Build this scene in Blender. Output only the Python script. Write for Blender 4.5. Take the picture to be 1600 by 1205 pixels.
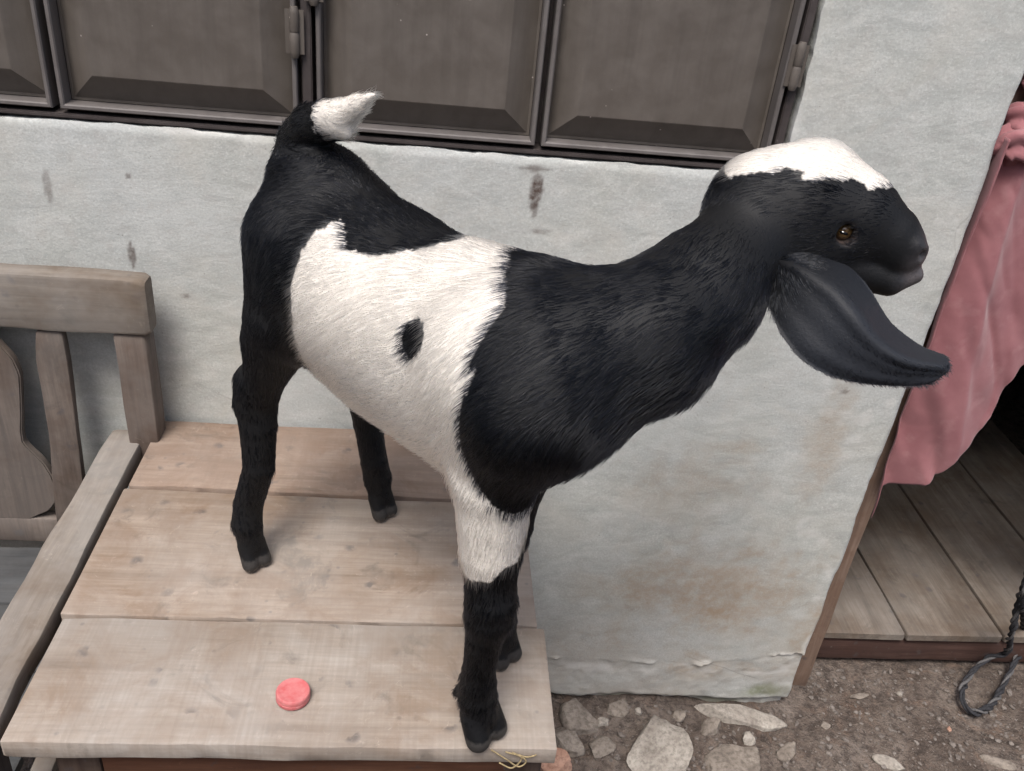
import bpy, bmesh, math, random
import numpy as np
from mathutils import Vector, Matrix
random.seed(7); np.random.seed(7)
for o in list(bpy.data.objects): bpy.data.objects.remove(o, do_unlink=True)
scn = bpy.context.scene; COL = scn.collection

# ------------------------------------------------------------------ camera
# world: X along the wall, Y into the wall (wall face at Y=0), Z up, ground at 0
FPX = 1389.365; PITCH, ROLL, YAW = 0.53697, 0.109267, 0.111098
CAM = np.array([0., -1.2149, 1.4841]); HT = .66            # HT: table top height
def cam_rows():
    cy, sy = math.cos(YAW), math.sin(YAW)
    f = np.array([sy*math.cos(PITCH), cy*math.cos(PITCH), -math.sin(PITCH)])
    r = np.array([cy, -sy, 0.]); u = np.cross(r, f)
    return np.array([r*math.cos(ROLL)+u*math.sin(ROLL), -(-r*math.sin(ROLL)+u*math.cos(ROLL)), f])
CM = cam_rows()
cd = bpy.data.cameras.new('camera'); cam = bpy.data.objects.new('camera', cd); COL.objects.link(cam)
cd.sensor_width = 36; cd.lens = 36*FPX/1600; cd.clip_start = .02; cd.clip_end = 400
mw = Matrix.Identity(4)
for i in range(3):
    mw[i][0] = CM[0][i]; mw[i][1] = -CM[1][i]; mw[i][2] = -CM[2][i]; mw[i][3] = CAM[i]
cam.matrix_world = mw; scn.camera = cam

# ------------------------------------------------------------------ sky, light, exposure
SUN_EL, SUN_ROT = math.radians(62), math.radians(200)
w = bpy.data.worlds.new('World'); scn.world = w; w.use_nodes = True
nt = w.node_tree; bgn = nt.nodes['Background']
sky = nt.nodes.new('ShaderNodeTexSky'); sky.sky_type = 'NISHITA'; sky.sun_disc = False
sky.sun_elevation = SUN_EL; sky.sun_rotation = SUN_ROT
sky.air_density = 1.0; sky.dust_density = 4.2; sky.ozone_density = 1.0
nt.links.new(sky.outputs[0], bgn.inputs[0]); bgn.inputs[1].default_value = .11
sd = bpy.data.lights.new('sun', 'SUN'); sd.energy = 1.5; sd.angle = math.radians(20); sd.color = (1, .985, .965)
sun = bpy.data.objects.new('sun', sd); COL.objects.link(sun)
# the sky's sun_rotation turns clockwise from +Y
sdir = Vector((math.sin(SUN_ROT)*math.cos(SUN_EL), math.cos(SUN_ROT)*math.cos(SUN_EL), math.sin(SUN_EL)))
sun.rotation_euler = sdir.to_track_quat('Z', 'Y').to_euler(); sun.location = (0, -3, 5)
vs = scn.view_settings; vs.view_transform = 'Standard'; vs.look = 'None'; vs.exposure = 1.04; vs.gamma = 1

# ------------------------------------------------------------------ pixel -> place helpers
def ray(x, y): return CM.T @ np.array([(x-800)/FPX, (y-602.5)/FPX, 1.])
def onZ(x, y, z=0.): d = ray(x, y); return CAM + d*((z-CAM[2])/d[2])
def onY(x, y, Y=0.): d = ray(x, y); return CAM + d*((Y-CAM[1])/d[1])
def atD(x, y, D): return CAM + ray(x, y)*D

# ------------------------------------------------------------------ noise
def _h(ix, iy, iz, seed):
    n = (ix.astype(np.int64)*374761393 + iy.astype(np.int64)*668265263 + iz.astype(np.int64)*2147483647 + seed*1274126177) & 0xFFFFFFFF
    n = ((n ^ (n >> 13))*1274126177) & 0xFFFFFFFF
    n = ((n ^ (n >> 16))*2246822519) & 0xFFFFFFFF
    return ((n ^ (n >> 15)) & 0xFFFFFF)/float(0xFFFFFF)
def vnoise(x, y, z=None, seed=0):
    x = np.asarray(x, float); y = np.asarray(y, float); z = np.zeros_like(x) if z is None else np.asarray(z, float)
    xi, yi, zi = np.floor(x), np.floor(y), np.floor(z)
    fx, fy, fz = x-xi, y-yi, z-zi
    fx, fy, fz = [t*t*(3-2*t) for t in (fx, fy, fz)]
    r = 0
    for a in (0, 1):
        for b in (0, 1):
            for c in (0, 1):
                r = r + (fx if a else 1-fx)*(fy if b else 1-fy)*(fz if c else 1-fz)*_h(xi+a, yi+b, zi+c, seed)
    return r*2-1
def fbm(x, y, z=None, seed=0, o=4, g=.5):
    r = 0; a = 1; s = 1; t = 0
    for i in range(o):
        r = r + a*vnoise(x*s, y*s, None if z is None else z*s, seed+i*17); t += a; a *= g; s *= 2.03
    return r/t
def sstep(a, b, x):
    t = np.clip((x-a)/(b-a), 0, 1); return t*t*(3-2*t)

# ------------------------------------------------------------------ object helpers
def tag(o, label=None, cat=None, group=None, kind=None):
    for k, v in (('label', label), ('category', cat), ('group', group), ('kind', kind)):
        if v: o[k] = v
    return o
def empty(name, loc, label, cat, group=None):
    o = bpy.data.objects.new(name, None); COL.objects.link(o); o.location = loc; o.empty_display_size = .05
    return tag(o, label, cat, group)
def base_of(o):                      # every part's own matrix ends up as the identity, so only the thing's own base counts
    return o.location if o.parent is None else Vector((0, 0, 0))
def link(name, me, mat, parent=None):
    o = bpy.data.objects.new(name, me); COL.objects.link(o)
    if mat: me.materials.append(mat)
    if parent is not None:
        o.parent = parent; o.matrix_parent_inverse = Matrix.Translation(-base_of(parent))
    return o
def mesh(name, V, Fc, mat, parent=None, smooth=True):
    me = bpy.data.meshes.new(name); me.from_pydata([tuple(map(float, v)) for v in V], [], [tuple(map(int, f)) for f in Fc]); me.update()
    if smooth: me.polygons.foreach_set('use_smooth', [True]*len(me.polygons))
    return link(name, me, mat, parent)
def quadmesh(name, V, Q, mat, parent=None, smooth=True):
    V = np.asarray(V, np.float32); Q = np.asarray(Q, np.int32)
    me = bpy.data.meshes.new(name); me.vertices.add(len(V)); me.vertices.foreach_set('co', V.ravel())
    me.loops.add(Q.size); me.loops.foreach_set('vertex_index', Q.ravel())
    me.polygons.add(len(Q)); me.polygons.foreach_set('loop_start', np.arange(0, Q.size, 4, dtype=np.int32))
    me.update(calc_edges=True); me.validate()
    me.polygons.foreach_set('use_smooth', np.full(len(me.polygons), smooth))
    return link(name, me, mat, parent)
def vattr(me, name, arr):
    arr = np.asarray(arr, np.float32)
    if arr.ndim == 1:
        a = me.attributes.new(name, 'FLOAT', 'POINT'); a.data.foreach_set('value', arr)
    else:
        a = me.attributes.new(name, 'FLOAT_COLOR', 'POINT')
        a.data.foreach_set('color', np.c_[arr, np.ones(len(arr))].astype(np.float32).ravel())
def autosmooth(o, ang=35):
    me = o.data; me.polygons.foreach_set('use_smooth', [True]*len(me.polygons))
    bm = bmesh.new(); bm.from_mesh(me); c = math.radians(ang)
    for e in bm.edges:
        e.smooth = not (len(e.link_faces) == 2 and e.calc_face_angle(0) > c)
    bm.to_mesh(me); bm.free(); return o
_seed = [100]
def beam(name, p0, p1, wv, tv, r, mat, parent=None, n=10, amp=.0012, taper=None, endcut=0., chip=0.):
    """a sawn timber from p0 to p1; wv, tv: half-width and half-thickness vectors; softened, slightly uneven edges"""
    p0, p1, wv, tv = [np.array(v, float) for v in (p0, p1, wv, tv)]
    _seed[0] += 1; sd = _seed[0]
    W_, T_ = np.linalg.norm(wv), np.linalg.norm(tv); wu, tu = wv/W_, tv/T_; ax = (p1-p0); Ln = np.linalg.norm(ax); ax /= Ln
    ring = []
    for cx, cy in ((1, 1), (-1, 1), (-1, -1), (1, -1)):
        q = {(1, 1): (0, 90), (-1, 1): (90, 180), (-1, -1): (180, 270), (1, -1): (270, 360)}[(cx, cy)]
        for k in range(3):
            a = math.radians(q[0]+(q[1]-q[0])*k/2)
            ring.append((cx*(W_-r)+r*math.cos(a), cy*(T_-r)+r*math.sin(a)))
    ring = np.array(ring); m = len(ring)
    ts = [0, min(.5, r*.5/Ln), min(.5, r*1.2/Ln)] + [i/n for i in range(1, n)] + [1-r*1.2/Ln, 1-r*.5/Ln, 1]
    ts = sorted(set(ts)); V = []
    for t in ts:
        e = min(t, 1-t)*Ln; shr = max(0, 1-e/(r*1.2))*r*.55
        tp = 1 if taper is None else np.interp(t, [a for a, _ in taper], [b for _, b in taper])
        for j, (a, b) in enumerate(ring):
            na = amp*vnoise(t*Ln*14+sd*3.1, (a > 0)*5.+sd, None, sd)+chip*min(0, vnoise(t*Ln*60, j*.7, None, sd+5)+.3)
            nb = amp*vnoise(t*Ln*14+sd*1.7, (b > 0)*5.+sd+9, None, sd+1)
            aa = (abs(a)*tp-shr+na)*np.sign(a); bb = (abs(b)-shr+nb)*np.sign(b)
            ec = endcut*vnoise(a*30+sd, b*30., None, sd+3)*(1 if t in (0, 1) else 0)
            V.append(p0+ax*(t*Ln+ec)+wu*aa+tu*bb)
    Fc = []
    for i in range(len(ts)-1):
        for j in range(m):
            Fc.append((i*m+j, i*m+(j+1) % m, (i+1)*m+(j+1) % m, (i+1)*m+j))
    Fc.append(tuple(range(m-1, -1, -1))); Fc.append(tuple((len(ts)-1)*m+j for j in range(m)))
    if np.dot(np.cross(wu, tu), ax) < 0: Fc = [f[::-1] for f in Fc]
    return autosmooth(mesh(name, V, Fc, mat, parent), 40)
def tube(P, rad, m=10, closed=False):
    P = np.asarray(P, float); rad = np.broadcast_to(np.asarray(rad, float), (len(P),))
    T = np.gradient(P, axis=0); T /= np.linalg.norm(T, axis=1)[:, None]
    u = np.cross(T[0], [0.3, .2, 1.]); u /= np.linalg.norm(u); V = []
    for i in range(len(P)):
        u = u-T[i]*(u@T[i]); u /= np.linalg.norm(u); v = np.cross(T[i], u)
        for k in range(m):
            a = 2*math.pi*k/m; V.append(P[i]+rad[i]*(u*math.cos(a)+v*math.sin(a)))
    Fc = [(i*m+j, i*m+(j+1) % m, (i+1)*m+(j+1) % m, (i+1)*m+j) for i in range(len(P)-1) for j in range(m)]
    Fc += [tuple(range(m-1, -1, -1)), tuple((len(P)-1)*m+j for j in range(m))]
    return V, Fc
def catmull(P, n):
    P = np.asarray(P, float); Q = np.vstack([2*P[0]-P[1], P, 2*P[-1]-P[-2]]); out = []
    for i in range(1, len(Q)-2):
        for k in range(n):
            t = k/n; a, b, c, d = Q[i-1:i+3]
            out.append(.5*((2*b)+(-a+c)*t+(2*a-5*b+4*c-d)*t*t+(-a+3*b-3*c+d)*t**3))
    out.append(P[-1]); return np.array(out)

# ------------------------------------------------------------------ materials
class N:
    """small node-graph writer"""
    def __init__(s, name):
        s.m = bpy.data.materials.new(name); s.m.use_nodes = True; s.t = s.m.node_tree
        s.b = s.t.nodes['Principled BSDF']; s.out = s.t.nodes['Material Output']
    def n(s, ty, **kw):
        x = s.t.nodes.new(ty)
        for k, v in kw.items(): setattr(x, k, v)
        return x
    def set(s, sock, v):
        if isinstance(v, bpy.types.NodeSocket): s.t.links.new(v, sock)
        else: sock.default_value = v
    def coord(s, scale=(1, 1, 1), rnd=0., loc=(0, 0, 0)):
        tc = s.n('ShaderNodeTexCoord'); mp = s.n('ShaderNodeMapping'); mp.inputs['Scale'].default_value = scale
        v = tc.outputs['Object']
        if rnd:
            oi = s.n('ShaderNodeObjectInfo'); cx = s.n('ShaderNodeVectorMath', operation='MULTIPLY_ADD')
            s.set(cx.inputs[0], oi.outputs['Random']); cx.inputs[1].default_value = (rnd, rnd*1.7, rnd*.6); s.set(cx.inputs[2], v); v = cx.outputs[0]
        mp.inputs['Location'].default_value = loc
        s.t.links.new(v, mp.inputs['Vector']); return mp.outputs[0]
    def noise(s, vec, scale, detail=4, rough=.55, dist=0.):
        x = s.n('ShaderNodeTexNoise'); s.set(x.inputs['Vector'], vec); x.inputs['Scale'].default_value = scale
        x.inputs['Detail'].default_value = detail; x.inputs['Roughness'].default_value = rough; x.inputs['Distortion'].default_value = dist
        return x.outputs[0]
    def voro(s, vec, scale, feat='F1'):
        x = s.n('ShaderNodeTexVoronoi', feature=feat); s.set(x.inputs['Vector'], vec); x.inputs['Scale'].default_value = scale
        return x.outputs[0]
    def ramp(s, v, stops):
        x = s.n('ShaderNodeValToRGB'); e = x.color_ramp.elements
        while len(e) < len(stops): e.new(.5)
        for el, (p, c) in zip(e, stops):
            el.position = p; el.color = (*c, 1) if isinstance(c, tuple) else (c, c, c, 1)
        s.set(x.inputs[0], v); return x.outputs[0]
    def mix(s, f, a, b, mode='MIX'):
        x = s.n('ShaderNodeMix', data_type='RGBA', blend_type=mode)
        s.set(x.inputs[0], f); 
        for i, v in ((6, a), (7, b)):
            if isinstance(v, tuple) and len(v) == 3: v = (*v, 1)
            s.set(x.inputs[i], v)
        return x.outputs[2]
    def math(s, op, a, b=0., c=0.):
        x = s.n('ShaderNodeMath', operation=op); s.set(x.inputs[0], a); s.set(x.inputs[1], b); s.set(x.inputs[2], c); return x.outputs[0]
    def attr(s, name, out='Fac'):
        return s.n('ShaderNodeAttribute', attribute_name=name).outputs[out]
    def bump(s, h, strength=.5, dist=.002, prev=None):
        x = s.n('ShaderNodeBump'); x.inputs['Strength'].default_value = strength; x.inputs['Distance'].default_value = dist
        s.set(x.inputs['Height'], h)
        if prev is not None: s.set(x.inputs['Normal'], prev)
        return x.outputs[0]
    def done(s, col, rough=.8, normal=None, spec=.3, metal=0.):
        if isinstance(col, tuple): col = (*col, 1)
        s.set(s.b.inputs['Base Color'], col); s.set(s.b.inputs['Roughness'], rough)
        s.b.inputs['Specular IOR Level'].default_value = spec; s.b.inputs['Metallic'].default_value = metal
        if normal is not None: s.set(s.b.inputs['Normal'], normal)
        return s.m

def wood(name, axis, dark, mid, light, stain=.5, saw=0., rough=.75, val=.25, greyed=.0):
    g = N(name); sc = [26., 26., 26.]; sc[axis] = 1.6
    v = g.coord(tuple(sc), rnd=3.0); u = g.coord((1, 1, 1), rnd=2.0)
    grain = g.noise(v, 1.6, 7, .62, .35); big = g.noise(u, 7, 4, .6, .4); fine = g.noise(v, 9, 4, .6)
    c = g.ramp(grain, [(.28, dark), (.5, mid), (.74, light)])
    c = g.mix(g.ramp(big, [(.35, 0.), (.7, .55)]), c, tuple(x*.72 for x in mid))
    c = g.mix(g.ramp(fine, [(.35, .38), (.58, 0.)]), c, dark)
    # blotches, dirt and small dark nail or knot specks
    sp = g.voro(g.coord((1, 1, 1), rnd=2.), 24); spn = g.noise(u, 38, 3)
    spk = g.math('MULTIPLY', g.ramp(sp, [(.12, 1.), (.26, 0.)]), g.ramp(spn, [(.50, 0.), (.57, 1.)]))
    c = g.mix(g.math('MULTIPLY', spk, .75), c, (.07, .06, .06))
    bl = g.ramp(g.noise(u, 13, 5, .7, 1.), [(.56, 0.), (.7, stain)])
    c = g.mix(bl, c, tuple(x*.5 for x in mid))
    sc2 = g.math('MULTIPLY', g.ramp(g.voro(g.coord((1, 1, 1), rnd=7.), 60), [(.08, 1.), (.2, 0.)]), g.ramp(g.noise(u, 21, 3), [(.53, 0.), (.6, 1.)]))
    c = g.mix(g.math('MULTIPLY', sc2, .6), c, (.10, .085, .08))
    c = g.mix(g.ramp(g.noise(g.coord((1, 1, 1), rnd=9.), 55, 5, .75, 2.), [(.6, 0.), (.72, .45*stain)]), c, tuple(min(.7, x*1.35) for x in light))
    bb = g.noise(g.coord((1, 1, 1), rnd=5.), 9, 6, .68, 1.4); c = g.mix(g.ramp(bb, [(.47, 0.), (.60, .65*stain)]), c, tuple(x*k_ for x, k_ in zip(mid, (.72, .64, .58))))
    if greyed: c = g.mix(g.ramp(g.noise(u, 5, 5, .65), [(.38, 0.), (.62, greyed)]), c, (.42, .41, .39))
    h = grain
    if saw:
        sx = [3., 3., 3.]; sx[axis] = 160.
        sn = g.math('MULTIPLY', g.noise(g.coord(tuple(sx), rnd=1.), 1.6, 2, .5), g.ramp(g.noise(u, 6, 2), [(.35, .75), (.6, 1.)]))
        c = g.mix(g.ramp(sn, [(.35, saw), (.6, 0.)]), c, tuple(x*.62 for x in mid))
        h = g.math('ADD', grain, g.math('MULTIPLY', sn, .6))
    oi = g.n('ShaderNodeObjectInfo'); hv = g.n('ShaderNodeHueSaturation')
    g.set(hv.inputs['Value'], g.math('MULTIPLY_ADD', oi.outputs['Random'], val, 1-val/2)); g.set(hv.inputs['Color'], c)
    nb = g.bump(h, .5, .0012); nb = g.bump(fine, .35, .0006, nb)
    return g.done(hv.outputs[0], g.ramp(big, [(.3, rough-.08), (.7, rough+.12)]), nb, .25)

M = {}
M['table_back'] = wood('tan_sawn_wood', 0, (.165, .108, .076), (.27, .195, .145), (.35, .272, .215), 1., .10, .8, .0, .15)
M['table_mid'] = wood('brown_grey_sawn_wood', 0, (.165, .118, .085), (.285, .222, .172), (.37, .302, .245), 1., .08, .8, .0, .28)
M['table_front'] = wood('grey_sawn_wood', 0, (.19, .148, .118), (.305, .252, .205), (.385, .332, .283), 1., .20, .8, .0, .42)
M['apron_wood'] = wood('red_brown_wood', 0, (.06, .025, .016), (.16, .075, .045), (.24, .13, .08), .5)
M['leg_wood'] = wood('brown_leg_wood', 2, (.03, .022, .018), (.075, .05, .04), (.12, .09, .07), .5)
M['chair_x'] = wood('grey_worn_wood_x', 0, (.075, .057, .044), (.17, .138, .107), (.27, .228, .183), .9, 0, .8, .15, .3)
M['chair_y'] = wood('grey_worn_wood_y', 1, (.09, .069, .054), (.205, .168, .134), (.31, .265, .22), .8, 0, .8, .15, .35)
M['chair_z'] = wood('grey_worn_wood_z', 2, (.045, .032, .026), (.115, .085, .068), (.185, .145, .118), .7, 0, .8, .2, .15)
M['seat_wood'] = wood('dusty_grey_seat', 0, (.035, .037, .039), (.066, .069, .072), (.10, .104, .107), .4, 0, .85, .1, .08)
M['jamb_wood'] = wood('door_post_wood', 2, (.10, .065, .048), (.20, .135, .10), (.28, .205, .16), .7)
M['floor_wood'] = wood('door_floor_wood', 1, (.07, .054, .042), (.155, .125, .10), (.225, .19, .158), .8, 0, .8, .15, .15)
M['riser_wood'] = wood('dark_riser_wood', 0, (.03, .016, .013), (.075, .042, .034), (.13, .08, .065), .5)

g = N('cement_plaster')
u = g.coord(); trow = g.noise(g.coord((1, 1, 2.2)), 16, 6, .62, .8); fine = g.noise(u, 160, 4, .65); mid = g.noise(u, 42, 5, .65, .4); bigp = g.noise(u, 3.4, 4, .55, .5)
c = g.ramp(trow, [(.30, (.325, .335, .308)), (.5, (.425, .435, .402)), (.70, (.505, .51, .475))])
c = g.mix(g.ramp(bigp, [(.35, 0.), (.66, .45)]), c, (.475, .495, .50))
c = g.mix(g.ramp(mid, [(.32, .4), (.5, 0.)]), c, (.40, .385, .36))
gr_ = g.noise(u, 330, 3, .7); c = g.mix(g.ramp(gr_, [(.36, .45), (.5, 0.)]), c, (.33, .325, .31)); c = g.mix(g.ramp(gr_, [(.56, 0.), (.68, .35)]), c, (.66, .66, .64))
st2 = g.noise(g.coord((14, 14, 75)), 1., 5, .65, .3); c = g.mix(g.ramp(st2, [(.30, .4), (.46, 0.)]), c, (.37, .365, .35))
yl = g.noise(u, 5.5, 5, .65, .8); c = g.mix(g.ramp(yl, [(.5, 0.), (.72, .45)]), c, (.50, .475, .42))
pit = g.math('MULTIPLY', g.ramp(g.voro(u, 95), [(.05, 1.), (.13, 0.)]), g.ramp(g.noise(u, 30, 2), [(.52, 0.), (.62, 1.)]))
c = g.mix(g.math('MULTIPLY', pit, .6), c, (.16, .14, .12))
for an, colr in (('brown', (.33, .25, .175)), ('pale', (.62, .61, .58)), ('drip', (.085, .06, .05)), ('moss', (.13, .15, .06)), ('damp', (.37, .345, .31))):
    f = g.math('MULTIPLY', g.attr(an), g.ramp(g.noise(u, 60, 4, .7), [(.25, .35), (.6, 1.)]))
    c = g.mix(f, c, colr)
ck = g.n('ShaderNodeTexVoronoi', feature='DISTANCE_TO_EDGE'); cdv = g.n('ShaderNodeVectorMath', operation='MULTIPLY_ADD'); g.set(cdv.inputs[0], g.n('ShaderNodeTexNoise').outputs[1]); cdv.inputs[1].default_value = (.25, .25, .25); g.set(cdv.inputs[2], u); g.set(ck.inputs['Vector'], cdv.outputs[0]); ck.inputs['Scale'].default_value = 3.2
cm_ = g.math('MULTIPLY', g.ramp(ck.outputs[0], [(.0, 1.), (.006, 0.)]), g.ramp(g.noise(u, 2.6, 3), [(.56, 0.), (.66, .4)])); c = g.mix(cm_, c, (.16, .145, .13))
hh = g.math('ADD', trow, g.math('MULTIPLY', mid, .5))
nb = g.bump(hh, .13, .003); nb = g.bump(fine, .6, .0011, nb)
M['plaster'] = g.done(c, .88, nb, .2)

g = N('shade_dark_plaster'); u = g.coord(); c = g.ramp(g.noise(u, 6, 5, .6), [(.3, (.035, .03, .027)), (.7, (.06, .052, .046))]); M['room'] = g.done(c, .9, g.bump(g.noise(u, 40, 4), .4, .004))  # near-black base colour: the unlit room's shade is painted in

def shutter_paint(name, colr, rough=.42):
    g = N(name); u = g.coord(rnd=3.); dust = g.noise(u, 22, 6, .7, .3); st = g.noise(g.coord((26, 26, 2.), rnd=3.), 2.2, 5, .6)
    c = g.mix(g.ramp(dust, [(.4, 0.), (.75, .35)]), colr, tuple(min(1, x*1.5+.03) for x in colr))
    c = g.mix(g.ramp(st, [(.45, 0.), (.7, .35)]), c, tuple(x*.62 for x in colr))
    ch = g.math('MULTIPLY', g.ramp(g.voro(u, 48), [(.04, 1.), (.065, 0.)]), g.ramp(g.noise(u, 17, 2), [(.58, 0.), (.62, 1.)]))
    c = g.mix(g.math('MULTIPLY', ch, .8), c, (.42, .37, .34))
    return g.done(c, g.ramp(dust, [(.3, rough), (.7, rough+.25)]), g.bump(g.noise(u, 18, 3), .15, .004), .4)
M['shutter'] = shutter_paint('brown_enamel_paint', (.094, .080, .068))
M['steel'] = shutter_paint('sky_lit_rim_paint', (.115, .103, .097), .4)  # rim paler than the panels: caught skylight is put into its colour
M['frame_steel'] = shutter_paint('dark_frame_paint', (.045, .036, .034), .5)
M['void'] = N('dark_inside').done((.01, .009, .009), .9)

g = N('trodden_earth'); u = g.coord(); n1 = g.noise(u, 7, 7, .65, .5); n2 = g.noise(u, 55, 5, .7); n3 = g.noise(u, 240, 3, .6)
c = g.ramp(n1, [(.28, (.085, .064, .052)), (.5, (.15, .119, .099)), (.72, (.225, .187, .160))])
c = g.mix(g.ramp(n2, [(.38, .8), (.56, 0.)]), c, (.060, .048, .042)); c = g.mix(g.ramp(n3, [(.58, 0.), (.72, .6)]), c, (.26, .23, .205)); c = g.mix(g.ramp(g.noise(u, 17, 5, .7, 1.), [(.55, 0.), (.7, .5)]), c, (.20, .135, .10)); c = g.mix(g.ramp(n2, [(.62, 0.), (.75, .4)]), c, (.30, .27, .245))
nb = g.bump(n2, 1., .012); nb = g.bump(n3, .9, .004, nb)
M['earth'] = g.done(c, .95, nb, .15)

def stone_mat(name, a, b):
    g = N(name); u = g.coord(rnd=5.); n1 = g.noise(u, 16, 6, .65, .4); n2 = g.noise(u, 120, 4, .65)
    c = g.ramp(n1, [(.3, a), (.68, b)]); c = g.mix(g.ramp(n2, [(.36, .6), (.56, 0.)]), c, tuple(x*.55 for x in a))
    nb = g.bump(n1, .6, .006); nb = g.bump(n2, .6, .002, nb)
    return g.done(c, .92, nb, .2)
M['stone'] = stone_mat('cement_rubble', (.15, .125, .105), (.30, .26, .22))
M['stone_pale'] = stone_mat('pale_rubble', (.24, .21, .18), (.43, .395, .345))
M['grit'] = stone_mat('dull_grit', (.12, .10, .088), (.26, .23, .205)); M['brick'] = stone_mat('salmon_brick', (.36, .20, .14), (.52, .33, .25))

g = N('pink_cotton'); u = g.coord(); wv = g.noise(u, 9, 5, .6); wf = g.noise(g.coord((900, 900, 900)), 1., 2)
c = g.ramp(wv, [(.3, (.28, .112, .122)), (.7, (.42, .19, .20))]); c = g.mix(g.ramp(g.noise(u, 30, 4), [(.55, 0.), (.75, .3)]), c, (.56, .33, .33))
g.b.inputs['Sheen Weight'].default_value = .25; g.b.inputs['Subsurface Weight'].default_value = 0.
M['pink'] = g.done(c, .9, g.bump(wf, .2, .0006), .15)
tr = g.n('ShaderNodeBsdfTranslucent'); g.set(tr.inputs[0], c); mx = g.n('ShaderNodeMixShader'); mx.inputs[0].default_value = .22
g.t.links.new(g.b.outputs[0], mx.inputs[1]); g.t.links.new(tr.outputs[0], mx.inputs[2]); g.t.links.new(mx.outputs[0], g.out.inputs[0])

g = N('red_plastic'); u = g.coord(); n1 = g.noise(u, 90, 5, .65)
c = g.mix(g.ramp(n1, [(.30, .1), (.70, .62)]), (.47, .075, .08), (.60, .30, .29)); M['red_plastic'] = g.done(c, g.ramp(n1, [(.3, .4), (.7, .7)]), g.bump(n1, .2, .0006), .4)
def fibre(name, colr):
    g = N(name); u = g.coord(); n1 = g.noise(u, 300, 4, .7); c = g.mix(g.ramp(n1, [(.35, .7), (.65, 0.)]), colr, tuple(x*.35 for x in colr))
    return g.done(c, .9, g.bump(n1, .8, .002), .2)
M['rope_dark'] = fibre('black_rope_fibre', (.045, .045, .05)); M['rope_pale'] = fibre('pale_rope_fibre', (.15, .145, .145)); M['straw'] = fibre('straw_fibre', (.46, .36, .2))

#@@STRUCTURE
# ------------------------------------------------------------------ ground: one sheet, fine near the wall, reaching the horizon
def spaced(lo, hi, f0, f1, fine):
    a = list(np.arange(f0, f1+1e-6, fine)); s = fine; x = f1
    while x < hi: s *= 1.35; x = min(hi, x+s); a.append(x)
    s = fine; x = f0
    while x > lo: s *= 1.35; x = max(lo, x-s); a.insert(0, x)
    return np.array(a)
def grid_faces(nx, ny):
    i, j = np.meshgrid(np.arange(nx-1), np.arange(ny-1), indexing='ij'); a = (i*ny+j).ravel()
    return np.c_[a, a+ny, a+ny+1, a+1]
gx = spaced(-70, 70, .15, 1.6, .006); gy = spaced(-70, 70, -.45, .16, .006)
GX, GY = np.meshgrid(gx, gy, indexing='ij'); x, y = GX.ravel(), GY.ravel()
def ground_z(x, y):
    near = sstep(3.2, 1.2, np.hypot(x-.5, y))
    z = .016*fbm(x*3.2, y*3.2, None, 3, 3)+.009*fbm(x*11, y*11, None, 5, 4)+.004*np.maximum(0, fbm(x*38, y*38, None, 9, 3))
    z = z + .024*sstep(.95, .45, x)*sstep(-.30, -.02, y)*(.75+.4*fbm(x*14, y*14, None, 13, 3))           # rubble heaped along the foot of the wall
    return z*near - .006
quadmesh('ground', np.c_[x, y, ground_z(x, y)], grid_faces(len(gx), len(gy)), M['earth'])['kind'] = 'structure'

# ------------------------------------------------------------------ house
XC = .795          # the plastered corner at the doorway
WX1, WZ0, WZ1, WX0 = .487, 1.128, 2.05, -1.42    # window opening
house = empty('house', (0, .1, 0), 'grey cement plastered house front with brown metal window shutters and open doorway', 'house')
hx = spaced(-4.0, XC, -.66, XC, .0036); hz = spaced(-.06, 3.0, -.06, 1.36, .0036)
hx = hx[hx <= XC+1e-6]; hz = hz[hz >= -.06]
def snap(arr, v):
    k = np.argmin(abs(arr-v)); arr[k] = v; return k
kx0, kx1, kz0, kz1 = snap(hx, WX0), snap(hx, WX1), snap(hz, WZ0), snap(hz, WZ1); hx[-1] = XC
HX, HZ = np.meshgrid(hx, hz, indexing='ij'); x, z = HX.ravel(), HZ.ravel()
# ragged edge of the upper plaster coat over the plinth
edge = .128+.035*sstep(.55, .79, x)+.020*fbm(x*9, x*0+1.3, None, 21, 4)
coat = sstep(-.0025, .0035, z-edge+.004*fbm(x*60, z*60, None, 22, 2))
Y = (.0045*sstep(-.1, .35, fbm(x*6, z*0+2, None, 23, 3))+.0006)*(1-coat) + .0030*fbm(x*2.4, z*2.4, None, 31, 2) + .0005*fbm(x*9, z*15, None, 33, 3)+.00010*fbm(x*80, z*80, None, 39, 2)
Y += (.0025*fbm(x*18, z*18, None, 41, 4)+.0014*fbm(x*55, z*55, None, 43, 3))*(1-coat); Y -= .006*sstep(.012, .0, np.abs(z-edge))*coat*np.maximum(0, fbm(x*26, z*26, None, 45, 3))*2
low = sstep(.034, .012, z-.014*fbm(x*9, z*0, None, 35, 4)); Y += .018*low+.006*low*fbm(x*30, z*30, None, 36, 3)              # undercut foot
cr = .014+.006*fbm(z*11, z*0+4, None, 51, 4); dc = np.clip((cr-(XC-x))/cr, 0, 1)      # worn corner
Y += cr*(1-np.sqrt(np.maximum(0, 1-dc**2)))
chipn = np.maximum(0, fbm(z*16, x*16+7, None, 53, 3)-.12)*sstep(.05, .0, XC-x); Y += .003*chipn
xx = x - dc*np.maximum(0, .009*fbm(z*9, z*0+9, None, 55, 5)+.002) - .003*chipn*dc
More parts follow.
